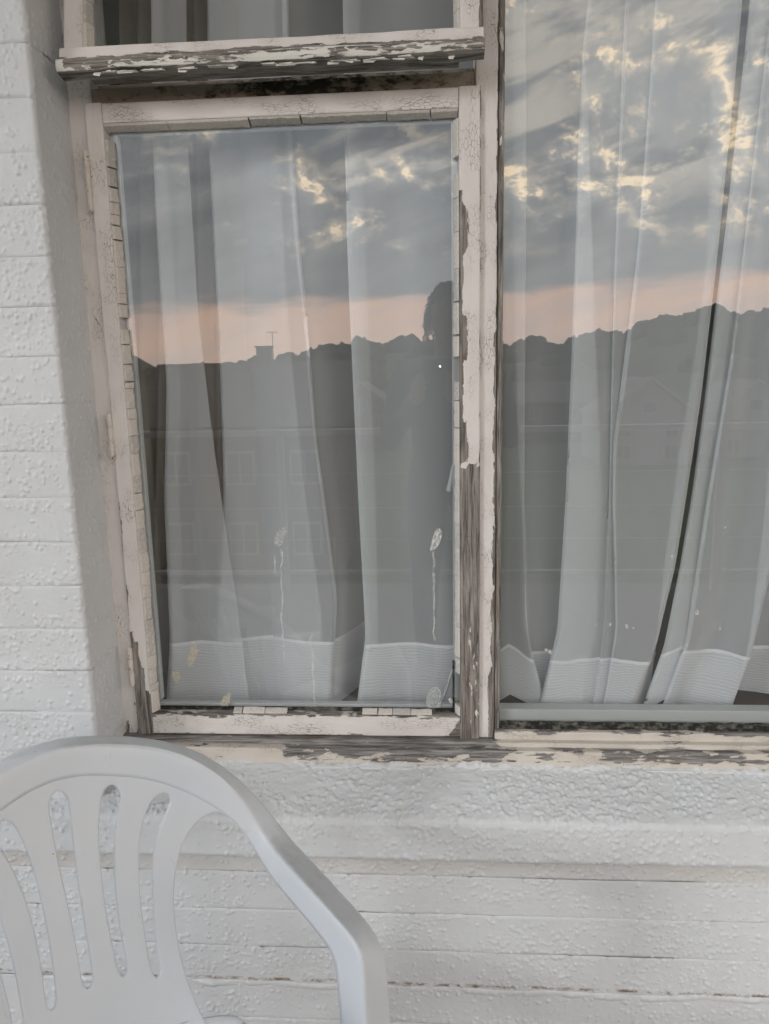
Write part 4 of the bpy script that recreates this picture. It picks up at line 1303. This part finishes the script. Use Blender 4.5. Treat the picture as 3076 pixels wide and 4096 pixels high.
def house(azd, dist, w, dp, wall_h, roof_h, base, label, gable=True, wallm='render', nwin=2, chimney=None, aerial=False, rot=0.):
    x, y, _ = pol(azd, dist, 0); root = empty('house', (x, y, base)); root.rotation_euler = (0, 0, rot); tag(root, label, 'house', 'houses across the valley')
    def pt(nm, V, F, m, par=root): return link(nm, mesh_py(nm, V, F), M[m], par)
    pt('wall', *box_vf(-w / 2, w / 2, -dp, 0, 0, wall_h), wallm)
    e = .35; t = wall_h; tt = .18
    if gable:
        pt('gable', [(-w / 2, -.01, t), (w / 2, -.01, t), (0, -.01, t + roof_h), (-w / 2, -dp, t), (w / 2, -dp, t), (0, -dp, t + roof_h)], [(0, 1, 2), (5, 4, 3), (0, 3, 4, 1), (1, 4, 5, 2), (2, 5, 3, 0)], wallm)
        for s_ in (-1, 1):
            sl = roof_h / (w / 2)
            V = [(0, e, t + roof_h + .02), (s_ * (w / 2 + e), e, t - e * sl + .02), (s_ * (w / 2 + e), -dp - e, t - e * sl + .02), (0, -dp - e, t + roof_h + .02)]
            V += [(a, b_, c + tt) for a, b_, c in V]
            rf = pt('roof', V, [(0, 1, 2, 3), (4, 5, 6, 7), (0, 1, 5, 4), (1, 2, 6, 5), (2, 3, 7, 6), (3, 0, 4, 7)], 'roof')
            V = [(0, e + .02, t + roof_h + .05), (s_ * (w / 2 + e), e + .02, t - e * sl + .05), (0, e + .06, t + roof_h + .28), (s_ * (w / 2 + e), e + .06, t - e * sl + .28)]
            V += [(a, b_ + .05, c) for a, b_, c in V]
            pt('bargeboard', V, [(0, 1, 3, 2), (4, 5, 7, 6), (0, 1, 5, 4), (2, 3, 7, 6), (0, 2, 6, 4), (1, 3, 7, 5)], 'trim')
    else:
        V = [(-w / 2 - e, e, t - .1), (w / 2 + e, e, t - .1), (w / 2 + e, -dp - e, t - .1), (-w / 2 - e, -dp - e, t - .1), (-w / 2 - e, -dp / 2, t + roof_h), (w / 2 + e, -dp / 2, t + roof_h)]
        rf = pt('roof', V, [(0, 1, 5, 4), (2, 3, 4, 5), (0, 4, 3), (1, 2, 5), (0, 3, 2, 1)], 'roof')
    for lv in range(2):
        for i in range(nwin):
            xc = (i + .5) / nwin * w - w / 2; zc = wall_h * (.26 + .46 * lv)
            wf = pt('window', *box_vf(xc - .65, xc + .65, .005, .09, zc - .75, zc + .75), 'trim')
            for s_ in (-1, 1): pt('glazing', *box_vf(xc + s_ * .3 - .26, xc + s_ * .3 + .26, .085, .11, zc - .64, zc + .64), 'dark', wf)
    if gable:
        wf = pt('window', *box_vf(-.7, .7, .005, .09, t + .1, t + 1.3), 'trim'); pt('glazing', *box_vf(-.58, .58, .085, .11, t + .2, t + 1.2), 'dark', wf)
    if chimney is not None:
        ch = pt('chimney', *box_vf(chimney - .32, chimney + .32, -dp / 2 - .3, -dp / 2 + .3, t + roof_h - .5, t + roof_h + .66), 'brick')
        pt('chimney_cap', *box_vf(chimney - .38, chimney + .38, -dp / 2 - .36, -dp / 2 + .36, t + roof_h + .661, t + roof_h + .74), 'brick', ch)
        if aerial:
            V1, F1 = box_vf(chimney + .40, chimney + .43, -dp / 2 - .015, -dp / 2 + .015, t + roof_h - .2, t + roof_h + 1.35); pt('aerial', V1, F1, 'dark')
            V1, F1 = box_vf(chimney + .15, chimney + .68, -dp / 2 - .012, -dp / 2 + .012, t + roof_h + 1.352, t + roof_h + 1.38); pt('aerial', V1, F1, 'dark')
    return root


house(-14.6, 34, 8.6, 7, 6.9, 2.65, -7.9, wallm='brick', label='long slate-roofed house with chimney and aerial reflected in the small pane', gable=False, nwin=3, chimney=.55, aerial=True)
house(-33, 25, 5.2, 8, 9.35, 1.5, -7.9, 'near gabled house whose roof slope cuts the left edge of the small pane', nwin=1)
house(15.2, 74, 8.5, 9, 4.6, 3.2, -8.1, 'pale gabled house with a bargeboard in the middle of the large pane reflection')
house(22.0, 82, 7.5, 9, 4.4, 2.9, -8.1, 'pale gabled house with steep roof at the right of the large pane reflection')
house(8.6, 96, 9.0, 8, 4.8, 2.4, -8.1, 'low wide slate-roofed house left of the gabled pair in the large pane', gable=False, wallm='brick')
house(-5.5, 88, 8.0, 8, 4.6, 3.0, -8.1, 'dark brick gabled house under the woodland in the small pane', wallm='brick')

# ------------------------------------------------------------------ the photographer, mirrored in the casement
def person():
    parts = []
    def ell(c, rx, ry, rz, n=16, rotx=0.):
        V = []; F = []
        for i in range(n + 1):
            th = math.pi * i / n
            for j in range(n):
                ph = 2 * math.pi * j / n; q = Vector((rx * math.sin(th) * math.cos(ph), ry * math.sin(th) * math.sin(ph), rz * math.cos(th)))
                if rotx: q = Matrix.Rotation(rotx, 3, 'X') @ q
                V.append(q + Vector(c))
        for i in range(n):
            for j in range(n): F.append((i * n + j, i * n + (j + 1) % n, (i + 1) * n + (j + 1) % n, (i + 1) * n + j))
        parts.append((V, F))
    def tube(pts, rads, flat=1.):
        pts = [Vector(p_) for p_ in pts]; V = []; F = []; seg = 12
        for i, p_ in enumerate(pts):
            t = (pts[min(i + 1, len(pts) - 1)] - pts[max(i - 1, 0)]).normalized(); a = t.cross(Vector((0, 1, 0)))
            a = a.normalized() if a.length > .05 else Vector((1, 0, 0)); b_ = a.cross(t).normalized()
            for k in range(seg):
                q = 2 * math.pi * k / seg; V.append(p_ + a * math.cos(q) * rads[i] + b_ * math.sin(q) * rads[i] * flat)
        for i in range(len(pts) - 1):
            for k in range(seg): F.append((i * seg + k, i * seg + (k + 1) % seg, (i + 1) * seg + (k + 1) % seg, (i + 1) * seg + k))
        F += [tuple(range(seg)), tuple(range((len(pts) - 1) * seg, len(pts) * seg))]; parts.append((V, F))
        for p_, r_ in ((pts[0], rads[0]), (pts[-1], rads[-1])): ell(p_, r_, r_ * flat, r_, 10)
    cx = .055; y0 = -1.62
    # torso as stacked ellipses
    tor = [(.80, .155, .115), (.88, .165, .12), (.98, .145, .10), (1.08, .155, .11), (1.18, .175, .118), (1.25, .18, .105), (1.30, .135, .085), (1.335, .06, .06)]
    V = []; F = []; n = 20
    for z, a, b_ in tor:
        for k in range(n):
            q = 2 * math.pi * k / n; V.append(Vector((cx + a * math.cos(q), y0 + b_ * math.sin(q), z)))
    for i in range(len(tor) - 1):
        for k in range(n): F.append((i * n + k, i * n + (k + 1) % n, (i + 1) * n + (k + 1) % n, (i + 1) * n + k))
    F += [tuple(range(n)), tuple(range((len(tor) - 1) * n, len(tor) * n))]; parts.append((V, F))
    tube([(cx, y0, 1.30), (cx, y0 + .015, 1.36), (cx, y0 + .03, 1.42)], [.06, .052, .055])
    hc = (cx, y0 + .05, 1.50)
    ell(hc, .072, .092, .108, 20, .12); ell((cx, y0 + .095, 1.435), .045, .045, .045, 12)
    tube([(cx, y0 + .14, 1.515), (cx, y0 + .160, 1.475)], [.008, .014]); ell((cx, y0 + .128, 1.447), .022, .012, .008, 10)
    for s in (-1, 1):
        ell((cx + s * .074, y0 + .045, 1.495), .008, .018, .030, 10)
        sh = (cx + s * .165, y0, 1.268); el_ = (cx + s * .235, y0 + .05, 1.03); wr = (.0 + s * .062, -1.335, 1.205)
        tube([sh, ((sh[0] + el_[0]) / 2 + s * .006, y0 + .02, 1.15), el_], [.062, .052, .044])
        tube([el_, ((el_[0] + wr[0]) / 2, (el_[1] + wr[1]) / 2, (el_[2] + wr[2]) / 2), wr], [.044, .040, .028])
        pm = (s * .052, -1.262, 1.235)
        tube([wr, pm], [.027, .034], .6)
        for k, (dz, L) in enumerate(((.040, .062), (.018, .070), (-.004, .066), (-.025, .052))):
            b0 = (s * .054, -1.245, 1.238 + dz * .8); b1 = (s * .057, -1.222, 1.238 + dz); b2 = (s * .050, -1.205, 1.238 + dz + .002); b3 = (s * .034 , -1.2035, 1.238 + dz + .002)
            tube([b0, b1, b2, b3], [.0095, .009, .0085, .0075])
        tube([(s * .045, -1.262, 1.245), (s * .050, -1.240, 1.275), (s * .030, -1.232, 1.290)], [.013, .011, .009])
        hp = (cx + s * .085, y0, .82); kn = (cx + s * .10, y0 + .02, .46); an = (cx + s * .105, y0 - .015, .085)
        tube([hp, ((hp[0] + kn[0]) / 2, y0 + .01, .64), kn], [.088, .075, .056]); tube([kn, (cx + s * .103, y0 - .02, .30), an], [.056, .052, .036])
        tube([(an[0], y0 - .04, .045), (an[0] + s * .012, y0 + .07, .042), (an[0] + s * .02, y0 + .15, .034)], [.042, .044, .032], .95)
    V = []; F = []
    for v, f in parts:
        b0 = len(V); V += v; F += [tuple(i + b0 for i in q) for q in f]
    me = mesh_py('body', V, F)
    mt, g, b = material('skin_and_dark_clothes')
    pz = g.new('ShaderNodeNewGeometry').outputs['Position']; x, y, z = g.xyz(pz)
    hand = g.m('MULTIPLY', g.mr(y, -1.335, -1.325), g.mr(z, 1.10, 1.12)); face = g.mr(z, 1.33, 1.34)
    skin = g.m('MAXIMUM', hand, face)
    cl = g.mix(g.mr(z, .86, .87), (.018, .02, .028), (.030, .030, .033)); cl = g.mix(g.mr(z, .075, .08), (.05, .045, .04), cl)
    cl = g.mix(g.mr(g.noise(pz, 30., 4., .6), .3, .7, 0., .35), cl, (.012, .012, .014))
    g.put(b.inputs['Base Color'], g.mix(skin, cl, (.34, .20, .15))); b.inputs['Roughness'].default_value = .75
    root = empty('person', (cx, y0, 0)); tag(root, 'person in dark top with curly hair holding up a phone, mirrored in the small pane', 'person')
    inv = Matrix.Translation(-Vector(root.location))
    o = link('body', me, mt, root); o.matrix_parent_inverse = inv
    md = o.modifiers.new('join', 'REMESH'); md.mode = 'VOXEL'; md.voxel_size = .0055; md.use_smooth_shade = True
    md = o.modifiers.new('soft', 'SMOOTH'); md.iterations = 6; md.factor = .5
    # curls
    r = np.random.default_rng(4); HV = []; HF = []
    def strand(pts, rad):
        b0 = len(HV); seg = 4
        for i, p_ in enumerate(pts):
            t = (pts[min(i + 1, len(pts) - 1)] - pts[max(i - 1, 0)]).normalized(); a = t.orthogonal().normalized(); c_ = t.cross(a)
            rr = rad * (1 - .6 * i / len(pts))
            for k in range(seg): HV.append(p_ + (a * math.cos(k * math.pi / 2) + c_ * math.sin(k * math.pi / 2)) * rr)
        for i in range(len(pts) - 1):
            for k in range(seg): HF.append((b0 + i * seg + k, b0 + i * seg + (k + 1) % seg, b0 + (i + 1) * seg + (k + 1) % seg, b0 + (i + 1) * seg + k))
    H = Vector(hc)
    for k in range(620):
        th = r.uniform(0, 1.75) ; ph = r.uniform(0, 2 * math.pi)
        d = Vector((math.sin(th) * math.cos(ph), math.sin(th) * math.sin(ph), math.cos(th)))
        if d.y > .45 and d.z < .55: continue
        p_ = H + Vector((d.x * .073, d.y * .093, d.z * .108)); n_ = 16; L = r.uniform(.05, .13) if d.y < .3 else r.uniform(.03, .06)
        cr = r.uniform(.004, .009); w_ = r.uniform(2, 4) * 6.28; fly = r.uniform(.008, .022)
        side = d.cross(Vector((0, 0, 1))); side = side.normalized() if side.length > .1 else Vector((1, 0, 0)); pts = []
        for i in range(n_):
            t = i / (n_ - 1)
            pts.append(p_ + d * fly * math.sin(min(1, t * 1.8) * 1.57) + Vector((0, 0, -1)) * L * t * t + side * cr * math.cos(w_ * t + k) + d * cr * math.sin(w_ * t + k))
        strand(pts, .0032)
    ho = link('hair', mesh_py('hair', HV, HF, True), simple('dark_hair', (.018, .013, .010), .5, .2, 40.), root); ho.matrix_parent_inverse = inv
    return root


person()
# phone in the person's hands; the lens is where the picture is taken from
ph = empty('phone', (0, 0, 0)); tag(ph, 'dark phone with a small bright light held up by the person', 'phone')
ph.matrix_world = cam.matrix_world
M['phone'] = simple('phone_back', (.02, .021, .024), .25, .05, 30.)
V, F = box_vf(-.037, .037, -.140, .016, .0085, .0170)
me = mesh_py('case', V, F); bm = bmesh.new(); bm.from_mesh(me); bmesh.ops.bevel(bm, geom=bm.edges[:], offset=.003, segments=2, affect='EDGES'); bm.to_mesh(me); bm.free()
link('case', me, M['phone'], ph)
mt, g, b = material('phone_light'); b.inputs['Base Color'].default_value = (1, 1, 1, 1)
b.inputs['Emission Color'].default_value = (1., .97, .92, 1); b.inputs['Emission Strength'].default_value = 40.
lo = lathe('flash', [(.0, -.0006), (.0028, -.0006), (.0030, 0.), (.0026, .0007), (.0, .0009)], mt, ph, 12); lo.location = (.017, -.004, .0082)
